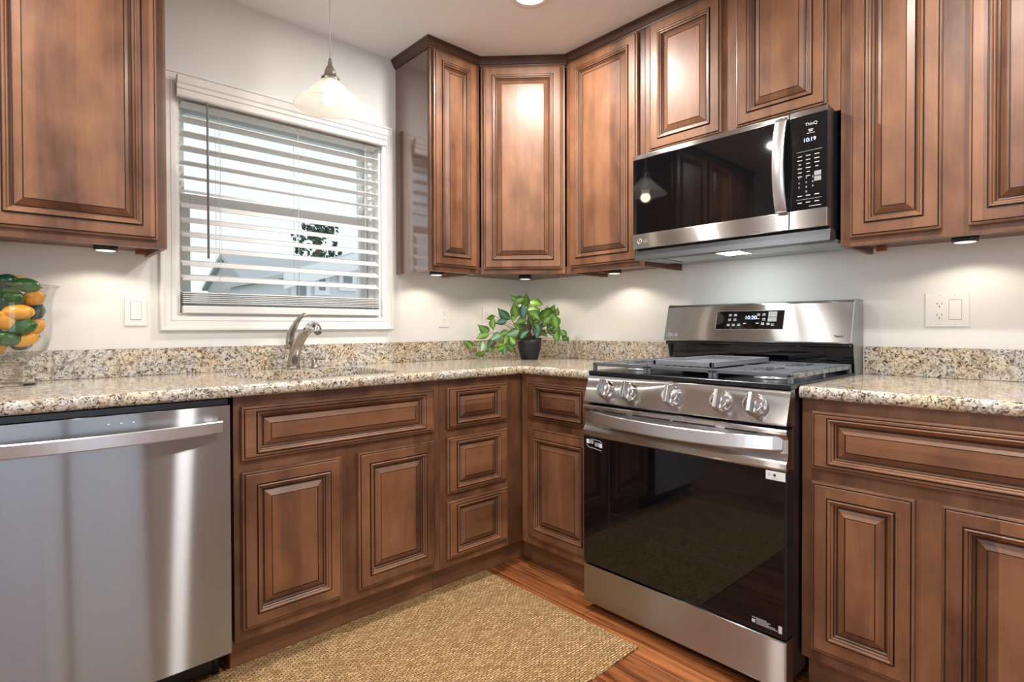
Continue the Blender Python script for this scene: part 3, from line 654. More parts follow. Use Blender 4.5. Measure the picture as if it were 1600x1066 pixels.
# cooktop
mk('cooktop', MB().box(FR, RL+.0005, RR-.0005, .912, .9275, .10, .693, .004, 3), BLACK, g)
def burner(u, n, r):
    bb = mk('burner', MB().lathe([(0, 0), (r*1.25, 0), (r*1.25, .004), (r, .006), (r, .012), (r*.95, .014)], FR.p(u, .9276, n), seg=28), GREYP, g)
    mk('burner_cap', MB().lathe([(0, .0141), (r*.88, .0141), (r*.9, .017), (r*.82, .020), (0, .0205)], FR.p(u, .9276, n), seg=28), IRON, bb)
for u, n, r in ((1.195, .52, .040), (1.195, .23, .030), (RC, .38, .042), (1.706, .52, .045), (1.706, .23, .032)): burner(u, n, r)
def grate(ua, ub, fingers):
    b = MB(); z0, z1 = .944, .960; n0, n1 = .125, .672; w_ = .013
    b.box(FR, ua, ua+w_+.004, z0, z1-.004, n0, n1, .003).box(FR, ub-w_-.004, ub, z0, z1-.004, n0, n1, .003)
    b.box(FR, ua, ub, z0+.002, z1, n1-w_, n1, .003).box(FR, ua, ub, z0+.002, z1, n0, n0+w_, .003).box(FR, ua, ub, z0+.002, z1, .392, .404, .003)
    for u in (ua, ub-w_):
        for n in (n1-w_, n0, .392): b.box(FR, u, u+w_, .9277, z0+.004, n, n+w_, .002)
    uc = (ua+ub)/2
    for nc in (.53, .265):
        if fingers:
            for dn in (-.09, -.05, 0, .05, .09):
                gap = .03 if abs(dn) < .06 else .012
                b.box(FR, ua+w_, uc-gap, z0+.003, z1, nc+dn-.005, nc+dn+.005, .002).box(FR, uc+gap, ub-w_, z0+.003, z1, nc+dn-.005, nc+dn+.005, .002)
            b.box(FR, uc-.005, uc+.005, z0+.003, z1, nc+.04, nc+.125, .002).box(FR, uc-.005, uc+.005, z0+.003, z1, nc-.125, nc-.04, .002)
        else:
            for du in (-.075, -.045, -.015, .015, .045, .075): b.box(FR, uc+du-.005, uc+du+.005, z0+.003, z1, nc-.120, nc+.125, .002)
    return b
wg = (RR-RL-.018)/3
for k in range(3):
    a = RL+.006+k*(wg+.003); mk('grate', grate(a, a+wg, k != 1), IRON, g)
# side rails of the right grate (windowed edge)
b = MB()
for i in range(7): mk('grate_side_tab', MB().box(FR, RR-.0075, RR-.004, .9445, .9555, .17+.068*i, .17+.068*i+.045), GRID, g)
# griddle plate resting over the middle grate
gp = thing('griddle_plate', FR.p(RC-.01, .9605, .33), 'flat grey griddle plate with raised rims, lying on the middle grate of the range', 'griddle')
b = MB(); ga, gb, gn0, gn1 = 1.330, 1.560, .190, .640
b.box(FR, ga+.012, gb-.012, .9606, .9675, gn0, gn1-.006, .001)
for a, c, n0, n1 in ((ga, ga+.014, gn0, gn1), (gb-.014, gb, gn0, gn1), (ga, gb, gn1-.012, gn1), (ga, gb, gn0, gn0+.010)): b.box(FR, a, c, .9606, .979, n0, n1, .003)
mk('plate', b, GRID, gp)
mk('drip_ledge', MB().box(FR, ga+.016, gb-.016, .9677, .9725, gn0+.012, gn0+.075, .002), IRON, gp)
# backguard
b = MB(); bp = [(.020, .93), (.020, 1.1955), (.100, 1.1955), (.110, 1.192), (.113, 1.186), (.152, 1.040), (.150, 1.035), (.060, 1.030), (.060, .93)]
b.prism(bp, RL+.002, RR-.002, lambda n, z, u: FR.p(u, z, n)); bk_ = mk('backguard', b, STEEL, g)
b = MB().box(FR, RL+.003, RR-.003, .9277, 1.030, .0602, .098, .002).box(FR, RL+.004, RR-.004, 1.020, 1.0345, .0985, .145, .004); mk('backguard_vent', b, BGLASS, g)
b = MB(); bpc = [(.0195, .91), (.0195, 1.198), (.102, 1.198), (.1125, 1.194), (.1545, 1.038), (.125, 1.030), (.10, .91)]
b.prism(bpc, RL-.0006, RL+.0018, lambda n, z, u: FR.p(u, z, n)); mk('backguard_end_cap', b, GREYP, g)
b = MB().prism(bpc, RR-.0018, RR+.0006, lambda n, z, u: FR.p(u, z, n)); mk('backguard_end_cap', b, GREYP, g)
s2 = Vector((.113-.152, 1.186-1.040)).normalized(); UP2 = (FR.N*s2.x + Vector((0, 0, s2.y))).normalized(); NR2 = FR.U.cross(UP2).normalized(); NR2 = NR2 if NR2.dot(FR.N) > 0 else -NR2
def bgp(u, t, h): return FR.p(u, 1.040, .152) + UP2*t + NR2*h       # t up the face
def plate(b, u0, u1, t0, t1, h0, h1): b.hexa([bgp(u, t, h) for h in (h0, h1) for u, t in ((u0, t0), (u1, t0), (u1, t1), (u0, t1))])
b = MB(); plate(b, 1.3095, 1.5925, .0475, .1275, .0003, .0012); mk('display_bezel', b, STEEL2, bk_)
b = MB(); plate(b, 1.3115, 1.5905, .0490, .1260, .0012, .0018); ds = mk('display_glass', b, BGLASS, bk_)
def btext(nm, s, size, u, t, m, par, sx=1.0):
    q = bgp(u, t, .0019); return text(nm, s, size, FR, -q.y, q.z, -q.x, m, par, .0002, UP2, sx=sx)
btext('clock_digits', '10:20', .0215, 1.434, .0905, DIGIT, ds, 1.05)
b = MB()
rw = random.Random(3)
for u, t in ((1.372, .108), (1.394, .108), (1.371, .088), (1.394, .088), (1.368, .066), (1.390, .066), (1.413, .066), (1.436, .069), (1.490, .108), (1.512, .108), (1.489, .089), (1.513, .088), (1.488, .070), (1.510, .070), (1.532, .069), (1.549, .066)):
    wv = .012
    plate(b, u-wv/2, u+wv/2, t+.0022, t+.0052, .0019, .0021)
    if rw.random() < .7: plate(b, u-wv/2, u+wv/2, t-.0032, t-.0007, .0019, .0021)
mk('key_print', b, INK, ds)
b = MB(); GKEY = simple('grey_key', (.30, .32, .33), .4, emit=(.6, .65, .65), es=.12)
for t0, t1 in ((.0995, .1215), (.0805, .0980)):
    b = MB(); plate(b, 1.529, 1.563, t0, t1, .0019, .0022); mk('key_patch', b, GKEY, ds)
b = MB(); rg = .009
cc = bgp(1.0960, .0235, .0008)
b.lathe([(rg, -.0004), (rg, .0006), (rg*.78, .0006), (rg*.78, -.0004), (rg, -.0004)], cc, NR2, 24); plate(b, 1.0955, 1.0972, .0195, .0285, .0004, .0012); plate(b, 1.0955, 1.1005, .0195, .0210, .0004, .0012); mk('round_badge', b, BADGE, bk_)
btext('brand_lettering', 'LG', .0215, 1.1085, .0158, BADGE, bk_, 1.05)
btext('model_lettering', 'ThinQ', .0125, 1.772, .018, PRINT, bk_)

# ------------------------------------------------------------------ microwave
ML, MR, MZ0, MZ1 = 1.0745, 1.8305, 1.4274, 1.8226
mw = thing('microwave', FR.p((ML+MR)/2, MZ0, .2), 'over-the-range stainless and black microwave hanging above the gas range', 'microwave')
mk('body', MB().box(FR, ML+.004, MR-.001, 1.4225, 1.8225, .010, .368, .002), BLACK, mw)
MS = 1.7118
md = mk('door', MB().box(FR, ML, MS-.0008, MZ0, 1.4895, .3685, .400, .002).box(FR, ML, MS-.0008, 1.8040, MZ1, .3685, .400, .002), STEEL, mw)
mk('door_glass', MB().box(FR, ML+.0005, MS-.0012, 1.4897, 1.8038, .3685, .3995, .001), BGLASS, md)
b = MB(); P = []
for i in range(25):
    t = i/24; q = 1-(2*t-1)**2; P.append((1.487+.322*t, .4165+.030*q))
rings = []
for z, n in P: rings.append([b.bm.verts.new(FR.p(u, z, nn)) for u, nn in ((1.6700, n-.008), (1.6712, n-.001), (1.6740, n), (1.690, n+.002), (1.7055, n), (1.7083, n-.001), (1.7095, n-.008), (1.69, n-.010))])
for A, B in zip(rings, rings[1:]):
    for k in range(8): b._face([A[k], A[(k+1) % 8], B[(k+1) % 8], B[k]], 0, True)
b._face(rings[0][::-1]); b._face(rings[-1])
for z in (1.497, 1.799): b.box(FR, 1.677, 1.703, z-.010, z+.010, .3996, .4185, .003)
mk('handle', b, HANDLE, md)
mp_ = mk('control_panel', MB().box(FR, MS+.0008, MR, 1.4897, 1.8038, .3685, .3995, .001), BGLASS, mw)
for z0, z1 in ((MZ0, 1.4895), (1.8040, MZ1)): mk('control_trim', MB().box(FR, MS+.0008, MR, z0, z1, .3685, .400, .002), STEEL, mw)
text('clock_digits', '10:19', .0185, FR, 1.7555, 1.715, .3997, DIGIT, mp_, .0002)
text('panel_lettering', 'ThinQ', .0145, FR, 1.762, 1.768, .3997, INK, mp_, .0002)
b = MB(); b.box(FR, 1.772, 1.788, 1.7535, 1.7555, .3996, .3999).box(FR, 1.7745, 1.7855, 1.7475, 1.7515, .3996, .3999).box(FR, 1.768, 1.792, 1.7415, 1.743, .3996, .3999)
for z in (1.684, 1.498+.026): b.box(FR, 1.735, 1.815, z, z+.0008, .3996, .3999)
rw = random.Random(5)
for j in range(6):
    for i, u in enumerate((1.746, 1.772, 1.799)):
        z = 1.668-.0135*j
        if j > 3 and i == 2: continue
        wv = rw.uniform(.008, .016); b.box(FR, u-wv/2, u+wv/2, z, z+.0026, .3996, .3999)
for j, z in ((0, 1.535), (1, 1.512)):
    for u in (1.746, 1.772, 1.799): b.box(FR, u-.007, u+.007, z, z+.003, .3996, .3999)
b.box(FR, 1.775, 1.812, 1.4985, 1.5005, .3996, .3999)
mk('key_print', b, INK, mp_)
for i, ch in enumerate('1234567890'):
    u = (1.744, 1.767, 1.787)[i % 3] if i < 9 else 1.767
    text('key_digit', ch, .0095, FR, u-.003, 1.593-.0155*(i//3), .3997, INK, mp_, .0002)
for z in (1.598, 1.580): mk('key_patch', MB().box(FR, 1.791, 1.812, z, z+.015, .3996, .3999), GKEY, mp_)
b = MB().lathe([(.011, 0), (.011, .0005), (.0088, .0005), (.0088, 0), (.011, 0)], FR.p(1.108, 1.459, .400), FR.N, 24).box(FR, 1.1075, 1.1093, 1.455, 1.465, .400, .4005).box(FR, 1.1075, 1.1125, 1.455, 1.4567, .400, .4005)
mk('round_badge', b, BADGE, md)
text('brand_lettering', 'LG', .019, FR, 1.123, 1.452, .4003, BADGE, md, .0003)
# vent lip and underside
b = MB(); vl = [(.34, 1.4185), (.3835, 1.4215), (.3860, 1.419), (.3935, 1.381), (.3915, 1.3785), (.34, 1.3835)]
b.prism(vl, ML+.003, MR+.006, lambda n, z, u: FR.p(u, z, n)); mk('vent_lip', b, steel('vent_steel', (.13, .14, .155), .36, .3), mw)
mk('underside', MB().box(FR, ML+.006, MR-.002, 1.392, 1.4222, .012, .339, .003), BLACK, mw)
mk('underside_plate', MB().box(FR, ML+.03, MR-.03, 1.3885, 1.3918, .03, .15, .001).box(FR, ML+.006, ML+.09, 1.3835, 1.3918, .15, .335, .003).box(FR, MR-.10, MR+.002, 1.3795, 1.3918, .12, .335, .004), GREYP, mw)
for a, c in ((1.18, 1.40), (1.50, 1.715)): mk('grease_filter', MB().box(FR, a, c, 1.3850, 1.3916, .17, .31, .001), simple('aluminium_mesh', (.55, .57, .57), .45, .7, bump=(600, .6, .002)), mw)
hl = mk('cooktop_lamp', MB().box(FR, 1.402, 1.498, 1.3860, 1.3916, .20, .30, .002), HOODL, mw)
lamp('cooktop_lamp_light', 'AREA', FR.p(1.45, 1.382, .25), 1.0, (.90, 1, .96), .10, (.15, 0, -1), mw)

# ------------------------------------------------------------------ lamps
def puck(x, y, label, e=1.0):
    z = ZU+.0198
    p = thing('puck_light', (x, y, z), label, 'light', 'under-cabinet puck lights')
    mk('housing', MB().lathe([(0, 0), (.034, 0), (.035, -.002), (.035, -.019), (.033, -.0225), (.028, -.0225), (.028, -.0215), (0, -.0215)], (x, y, z-.0003)), BLACK, p)
    mk('lens', MB().lathe([(0, -.0218), (.0278, -.0218), (.0278, -.0235), (.024, -.0245), (0, -.0248)], (x, y, z)), PUCKL, p)
    lamp('puck_light_beam', 'SPOT', (x, y, z-.028), 2.7*e, (1, .87, .70), .022, (0, 0, -1), p, angle=R(150), blend=.35)
puck(-2.124, -.150, 'black puck light under the cabinet left of the window')
puck(-.770, -.150, 'black puck light under the narrow cabinet right of the window')
puck(-.262, -.268, 'black puck light under the corner cabinet, above the plant', 1.7)
puck(-.150, -.789, 'black puck light under the cabinet left of the microwave', 1.1)
puck(-.150, -2.147, 'black puck light under the cabinet right of the microwave')
def can(x, y, label, e=1.0):
    c = thing('recessed_light', (x, y, H), label, 'light', 'recessed ceiling lights')
    mk('trim_ring', MB().lathe([(.062, -.006), (.070, -.009), (.086, -.007), (.090, -.002), (.090, -.0004), (.060, -.0004), (.062, -.006)], (x, y, H), seg=40), WHITE, c)
    mk('lens', MB().lathe([(0, -.0045), (.0615, -.0045), (.0615, -.001), (0, -.001)], (x, y, H), seg=40), LENS, c)
    lamp('recessed_light_beam', 'AREA', (x, y, H-.012), 23*e, (1, .955, .895), .12, (0, 0, -1), c)
can(-.80, -.86, 'recessed ceiling light in front of the corner cabinet, cut by the top edge')
can(-2.62, -.78, 'recessed ceiling light over the left counter, mirrored in the microwave door')
can(-1.475, -2.15, 'recessed ceiling light behind the camera over the kitchen floor', 1.0)
can(-.85, -2.60, 'added unseen recessed ceiling light behind the camera near the range wall', .9)  # unseen fixture, added as extra light near the range
can(-3.40, -2.60, 'added unseen recessed ceiling light in the room behind the camera', .9)  # another unseen fixture, added to light the room behind
px_, py_ = -1.452, -.43
pd = thing('pendant_lamp', (px_, py_, H), 'small cone pendant lamp of ribbed white glass, hanging in front of the window', 'pendant lamp')
mk('canopy', MB().lathe([(0, -.022), (.02, -.022), (.055, -.012), (.06, -.0005), (0, -.0005)], (px_, py_, H)), NICKEL, pd)
mk('cord', MB().tube([(px_, py_, H-.02), (px_, py_, 2.115)], .0022, 8), simple('grey_cord', (.42, .41, .40), .5), pd)
mk('socket_cap', MB().lathe([(0, 2.128), (.004, 2.128), (.007, 2.118), (.009, 2.100), (.013, 2.096), (.019, 2.082), (.022, 2.070), (.022, 2.058), (.0335, 2.054), (.0345, 2.046), (.034, 2.041), (0, 2.041)], (px_, py_, 0)), NICKEL, pd)
b = MB(); prof = []
for i in range(15):
    t = i/14; prof.append((.030+.1015*t**1.06, 2.047-.100*t**.93))
b2 = [(r-.004, z-.001) for r, z in prof[::-1]]
b.lathe(prof+[(.1325, 1.944), (.1300, 1.943)]+b2, (px_, py_, 0), seg=96)
for i, v in enumerate(b.bm.verts):
    if i % 2: 
        d = Vector((v.co.x-px_, v.co.y-py_, 0)); v.co += d.normalized()*.0012
mk('glass_shade', b, SHADE, pd)
mk('bulb', MB().lathe([(0, 1.948), (.012, 1.950), (.024, 1.958), (.030, 1.972), (.030, 1.984), (.025, 2.000), (.016, 2.018), (.013, 2.040), (0, 2.040)], (px_, py_, 0), seg=28), BULB, pd)
lamp('pendant_bulb_light', 'POINT', (px_, py_, 1.925), .8, (1, .88, .70), .03, None, pd)

# ------------------------------------------------------------------ wall plates
def wplate(F, u0, u1, z0, z1, label, cat, kinds, name):
    p = thing(name, F.p((u0+u1)/2, z0, 0), label, cat)
    mk('cover_plate', MB().box(F, u0, u1, z0, z1, .0005, .0058, .0022, 3), WHITE, p)
    zc = (z0+z1)/2
    for k, u in kinds:
        if k == 's':
            r = mk('rocker', MB().hexa([F.p(a, z, n) for z, nb in ((zc-.033, .0085), (zc+.033, .0062)) for a, n in ((u-.0165, .004), (u+.0165, .004), (u+.0165, nb), (u-.0165, nb))], .001), WHITE, p)
            mk('rocker_gap', MB().box(F, u-.0178, u+.0178, zc-.0345, zc+.0345, .0057, .00595), simple('plate_shadow_line', (.32, .31, .30), .7), p)
        else:
            r = mk('receptacle', MB().box(F, u-.0165, u+.0165, zc-.033, zc+.033, .004, .0075, .0012), WHITE, p)
            b = MB()
            for dz in (-.0195, .0195):
                b.box(F, u-.0075, u-.0055, zc+dz-.002, zc+dz+.006, .0074, .0077).box(F, u+.0055, u+.0075, zc+dz-.001, zc+dz+.005, .0074, .0077).cyl(F.p(u, zc+dz-.0085, .0074), .0024, .0003, F.N, 12)
            mk('socket_slots', b, PRINT, r)
    b = MB()
    for k, u in kinds:
        for z in (z0+.009, z1-.009): b.cyl(F.p(u, z, .0056), .0026, .0008, F.N, 12)
    mk('screw', b, simple('plate_screw', (.62, .61, .59), .4), p)
wplate(FB, -2.0535, -1.9845, 1.107, 1.2205, 'white single rocker switch on the wall left of the window', 'light switch', [('s', -2.019)], 'light_switch')
wplate(FB, -.6540, -.5845, 1.099, 1.2125, 'white double outlet on the window wall, between window trim and plant', 'outlet', [('o', -.619)], 'wall_outlet')
wplate(FB, -.3500, -.2800, 1.102, 1.2155, 'white outlet on the window wall, half hidden behind the plant', 'outlet', [('o', -.315)], 'wall_outlet')
wplate(FR, 2.0185, 2.1385, 1.0955, 1.2125, 'wide white plate with outlet and rocker switch, right of the range', 'outlet', [('o', 2.0585), ('s', 2.1015)], 'switch_outlet_plate')

# ------------------------------------------------------------------ rug
b = MB(); NXr, NYr = 60, 4; x0, x1, y0, y1 = -2.30, -.795, -1.375, -.5575
V = {}
rr = random.Random(2)
jit = [(rr.uniform(-.002, .002), rr.uniform(-.002, .002)) for _ in range(NXr+1)]
for top in (1, 0):
    for i in range(NXr+1):
        for j in range(NYr+1):
            x = x0+(x1-x0)*i/NXr; y = y0+(y1-y0)*j/NYr + (jit[i][0] if j == 0 else jit[i][1] if j == NYr else 0)
            edge = min(1, min(i, NXr-i)/1.0); V[top, i, j] = b.bm.verts.new((x, y, (.0075 if top else .0008) - (.002 if top and (j in (0, NYr) or i in (0, NXr)) else 0)))
for i in range(NXr):
    for j in range(NYr):
        b._face([V[1, i, j], V[1, i+1, j], V[1, i+1, j+1], V[1, i, j+1]]); b._face([V[0, i, j], V[0, i, j+1], V[0, i+1, j+1], V[0, i+1, j]])
for i in range(NXr): b._face([V[0, i, 0], V[0, i+1, 0], V[1, i+1, 0], V[1, i, 0]]); b._face([V[0, i+1, NYr], V[0, i, NYr], V[1, i, NYr], V[1, i+1, NYr]])
for j in range(NYr): b._face([V[0, 0, j+1], V[0, 0, j], V[1, 0, j], V[1, 0, j+1]]); b._face([V[0, NXr, j], V[0, NXr, j+1], V[1, NXr, j+1], V[1, NXr, j]])
tag(mk('woven_rug', b, RUG), 'tan woven jute rug on the floor in front of the sink cabinet', 'rug')

# ------------------------------------------------------------------ potted plant
PX, PY = -.262, -.300
pl = thing('potted_plant', (PX, PY, ZC), 'trailing variegated green plant in a black pot, on the counter in the corner', 'plant')
mk('pot', MB().lathe([(0, 0), (.044, 0), (.047, .003), (.058, .045), (.065, .085), (.0665, .118), (.0635, .118), (.062, .100), (0, .098)], (PX, PY, ZC+.0003), seg=40), POT, pl)
mk('soil', MB().lathe([(0, .108), (.04, .106), (.0615, .101)], (PX, PY, ZC), seg=24), SOIL, pl)
# every leaf: offset from the pot's foot, direction of its tip, upper-side normal, length, half width, tint
LV = [  # baked from image pixels unprojected at random depths, leaves turned roughly to the camera
    (-0.031, -0.001, 0.324, -0.014, -0.221, 0.975, -0.158, -0.962, -0.22, 0.085, 0.028, 0),
    (-0.082, -0.003, 0.319, -0.768, 0.489, -0.413, -0.614, -0.746, 0.259, 0.071, 0.025, 0),
    (-0.114, 0.009, 0.333, -0.744, 0.261, 0.615, -0.301, -0.953, 0.04, 0.048, 0.015, 0),
    (0.035, -0.025, 0.308, 0.548, -0.798, -0.253, -0.617, -0.589, 0.522, 0.085, 0.026, 0),
    (-0.142, 0.052, 0.248, -0.555, 0.526, 0.645, -0.832, -0.328, -0.448, 0.097, 0.032, 1),
    (-0.067, 0.043, 0.27, -0.27, -0.048, 0.962, -0.632, -0.745, -0.214, 0.085, 0.029, 0),
    (-0.026, 0.093, 0.234, -0.514, -0.095, -0.852, -0.778, -0.366, 0.51, 0.068, 0.023, 0),
    (-0.057, -0.008, 0.269, 0.018, 0.144, 0.989, -0.336, -0.931, 0.141, 0.085, 0.028, 1),
    (0.005, 0.057, 0.229, 0.111, -0.572, -0.813, -0.191, -0.815, 0.547, 0.074, 0.023, 1),
    (-0.125, 0.181, 0.23, -0.752, 0.566, -0.337, -0.369, -0.786, -0.497, 0.054, 0.018, 0),
    (-0.194, 0.079, 0.19, -0.043, -0.043, -0.998, -0.981, -0.187, 0.05, 0.068, 0.024, 0),
    (-0.162, 0.053, 0.203, -0.646, 0.744, -0.171, -0.732, -0.54, 0.415, 0.068, 0.021, 1),
    (-0.223, 0.125, 0.17, -0.796, 0.361, 0.486, -0.6, -0.581, -0.551, 0.08, 0.027, 0),
    (-0.225, 0.13, 0.129, -0.703, 0.625, -0.339, -0.68, -0.451, 0.578, 0.082, 0.029, 0),
    (-0.172, 0.081, 0.122, -0.727, 0.545, -0.418, -0.685, -0.54, 0.489, 0.08, 0.027, 2),
    (-0.141, 0.054, 0.14, -0.699, 0.63, -0.339, -0.714, -0.583, 0.388, 0.068, 0.022, 0),
    (-0.118, 0.009, 0.145, -0.814, 0.477, -0.331, -0.395, -0.873, -0.286, 0.085, 0.029, 2),
    (-0.004, 0.064, 0.171, -0.721, 0.481, 0.499, -0.533, -0.845, 0.044, 0.091, 0.032, 2),
    (-0.224, 0.256, 0.088, -0.817, 0.32, 0.479, -0.545, -0.7, -0.462, 0.068, 0.021, 0),
    (-0.272, 0.169, 0.073, 0.07, -0.602, -0.795, -0.986, -0.162, 0.036, 0.045, 0.015, 0),
    (-0.242, 0.113, 0.073, -0.392, -0.187, -0.901, -0.244, -0.923, 0.298, 0.062, 0.021, 2),
    (-0.16, 0.14, 0.089, -0.448, 0.364, -0.817, -0.315, -0.919, -0.237, 0.074, 0.025, 2),
    (-0.164, 0.136, 0.052, -0.118, -0.367, -0.923, -0.796, -0.52, 0.309, 0.057, 0.018, 0),
    (-0.158, 0.032, 0.053, 0.008, -0.038, -0.999, -0.61, -0.792, 0.025, 0.065, 0.02, 2),
    (-0.072, 0.055, 0.089, 0.71, -0.562, -0.425, -0.544, -0.82, 0.176, 0.062, 0.022, 2),
    (-0.195, 0.189, 0.03, -0.815, 0.476, -0.331, -0.335, -0.852, -0.402, 0.062, 0.019, 0),
    (0.026, -0.009, 0.275, 0.411, -0.912, 0.002, -0.718, -0.323, 0.617, 0.074, 0.025, 0),
    (-0.011, -0.046, 0.241, 0.268, -0.811, -0.521, -0.471, -0.582, 0.663, 0.091, 0.03, 0),
    (0.043, -0.018, 0.261, 0.186, -0.515, 0.837, -0.411, -0.814, -0.409, 0.051, 0.018, 2),
    (0.082, -0.024, 0.234, -0.807, 0.259, -0.531, -0.363, -0.926, 0.1, 0.097, 0.034, 0),
    (0.081, -0.074, 0.26, 0.553, -0.607, 0.57, -0.662, -0.736, -0.142, 0.085, 0.029, 0),
    (0.13, -0.05, 0.278, 0.113, -0.572, 0.813, -0.502, -0.739, -0.45, 0.062, 0.02, 0),
    (0.095, -0.12, 0.26, -0.156, -0.295, 0.943, -0.957, -0.19, -0.217, 0.051, 0.018, 0),
    (0.053, -0.075, 0.203, -0.422, 0.392, -0.818, -0.83, -0.529, 0.175, 0.08, 0.026, 0),
    (0.07, -0.131, 0.198, 0.275, -0.075, -0.958, -0.397, -0.917, -0.042, 0.085, 0.029, 0),
    (0.136, -0.074, 0.159, 0.074, -0.406, -0.911, -0.647, -0.714, 0.266, 0.068, 0.024, 0),
    (0.068, -0.142, 0.119, -0.019, -0.144, -0.989, -0.932, -0.355, 0.069, 0.062, 0.022, 0),
    (0.134, -0.131, 0.135, 0.387, -0.422, -0.82, -0.292, -0.899, 0.325, 0.068, 0.022, 0),
    (0.066, -0.045, 0.141, 0.253, -0.767, -0.59, -0.629, -0.594, 0.502, 0.062, 0.019, 0),
    (-0.008, -0.068, 0.153, -0.14, -0.02, -0.99, -0.797, -0.591, 0.124, 0.085, 0.028, 1),
    (0.052, 0.018, 0.197, 0.292, -0.419, 0.86, -0.949, -0.24, 0.206, 0.074, 0.022, 1),
    (0.003, 0.012, 0.139, -0.244, -0.018, 0.97, -0.826, -0.52, -0.218, 0.065, 0.023, 0),
    (-0.05, 0.015, 0.21, -0.598, 0.726, -0.338, -0.789, -0.46, 0.408, 0.068, 0.021, 0),
    (-0.048, 0.044, 0.132, 0.475, -0.605, -0.639, -0.819, -0.569, -0.071, 0.068, 0.023, 1),
    (0.043, -0.028, 0.21, 0.716, -0.611, 0.339, -0.664, -0.745, 0.059, 0.068, 0.021, 0),
    (0.001, 0.015, 0.176, 0.166, -0.08, 0.983, -0.877, -0.467, 0.11, 0.062, 0.02, 1),
    (0.004, -0.005, 0.215, -0.31, -0.096, 0.946, -0.726, -0.618, -0.301, 0.057, 0.02, 0),
]
ra = random.Random(23)                            # more leaves filling the crown and the trailing side
for cx_, cy_, cz_, sx_, sz_, n_ in ((0, 0, .20, .075, .055, 16), (-.16, .02, .10, .06, .035, 9), (.11, -.05, .17, .045, .04, 8)):
    for _ in range(n_):
        pp = (cx_+ra.gauss(0, sx_)*.75, cy_+ra.gauss(0, .035)-.01, max(.05, cz_+ra.gauss(0, sz_)))
        if pp[2] < .15 and abs(pp[0]) < .10: continue
        av = Vector((pp[0]*4+ra.gauss(0, .6), pp[1]*3+ra.gauss(0, .5), ra.gauss(.1, .6))).normalized(); nv = Vector((ra.gauss(-.3, .4), ra.gauss(-.5, .4), ra.gauss(.7, .3)))
        nv = (nv-av*nv.dot(av)).normalized(); ll = ra.uniform(.050, .072); LV.append((*pp, *av, *nv, ll, ll*ra.uniform(.30, .36), ra.choice((0, 0, 0, 1, 2))))
fol = MB(); uvl = fol.bm.loops.layers.uv.new('UVMap'); stm = MB(); rl = random.Random(11); root = Vector((PX, PY, ZC+.10))
for q_ in LV:
    c = Vector((PX, PY, ZC))+Vector(q_[0:3]); ax = Vector(q_[3:6]).normalized(); nn = Vector(q_[6:9]).normalized(); L, W, mi = q_[9:12]
    sd = ax.cross(nn).normalized(); bot = c-ax*L*.5
    wv = [0, .62, .95, 1.0, .85, .55, .22, 0]; rows = []
    for i, k in enumerate(wv):
        t = i/7; curl = nn*(-.16*L*(t-.35)**2)
        pc = bot + ax*L*t + curl
        rows.append([(pc + sd*W*k*s_ + nn*(abs(s_)*W*k*.28), (.5+.5*s_, t)) for s_ in (-1, -.5, 0, .5, 1)])
    vv = [[fol.bm.verts.new(p) for p, _ in rw_] for rw_ in rows]
    for i in range(7):
        for j in range(4):
            q = [(i, j), (i, j+1), (i+1, j+1), (i+1, j)]
            try: fc = fol.bm.faces.new([vv[x][y] for x, y in q])
            except ValueError: continue
            fc.material_index = mi; fc.smooth = True
            for lpp, (x, y) in zip(fc.loops, q): lpp[uvl].uv = rows[x][y][1]
    md_ = root.lerp(bot, .5) + Vector((0, 0, .03 if bot.z < root.z+.05 else .012)); r0 = root + Vector((rl.uniform(-.02, .02), rl.uniform(-.02, .02), 0))
    pts = [r0*(1-t)**2 + md_*2*t*(1-t) + bot*t*t for t in (0, .25, .5, .75, 1)]
    stm.tube(pts, [.0018, .0016, .0014, .0012, .001], 5)
fo = mk('foliage', fol, LEAF, pl); mk('stems', stm, STEM, pl)

# ------------------------------------------------------------------ glass bowl of citrus
BX, BY = -2.3655, -.158
gb_ = thing('glass_pedestal_bowl', (BX, BY, ZC), 'clear glass pedestal bowl filled with lemons and limes, at the left edge of the counter', 'bowl')
outp = [(0, .0005), (.058, .0005), (.060, .003), (.052, .008), (.026, .014), (.018, .020), (.026, .030), (.033, .040), (.026, .052), (.019, .058), (.030, .063), (.040, .068), (.030, .073), (.028, .078), (.060, .088), (.085, .108), (.097, .140), (.100, .180), (.099, .230), (.102, .270), (.110, .298), (.121, .312)]
inp = [(.118, .313), (.107, .299), (.099, .271), (.0960, .230), (.097, .180), (.094, .141), (.082, .111), (.058, .092), (0, .084)]
GLS, gn, gl_, gbs = mat('solid_clear_glass')
gbs.inputs['Transmission Weight'].default_value = 1; gbs.inputs['Roughness'].default_value = .01; gbs.inputs['IOR'].default_value = 1.48; gbs.inputs['Base Color'].default_value = (.97, .985, .98, 1)
k_ = 13                                            # the solid foot ends where the hollow bowl begins
mk('pedestal', MB().lathe(outp[:k_]+[(.030, .0725), (0, .0725)], (BX, BY, ZC), seg=56), GLS, gb_)
mk('bowl', MB().lathe([(0, .0730), (.0295, .0730)]+outp[k_:]+inp, (BX, BY, ZC), seg=56), BOWLG, gb_)
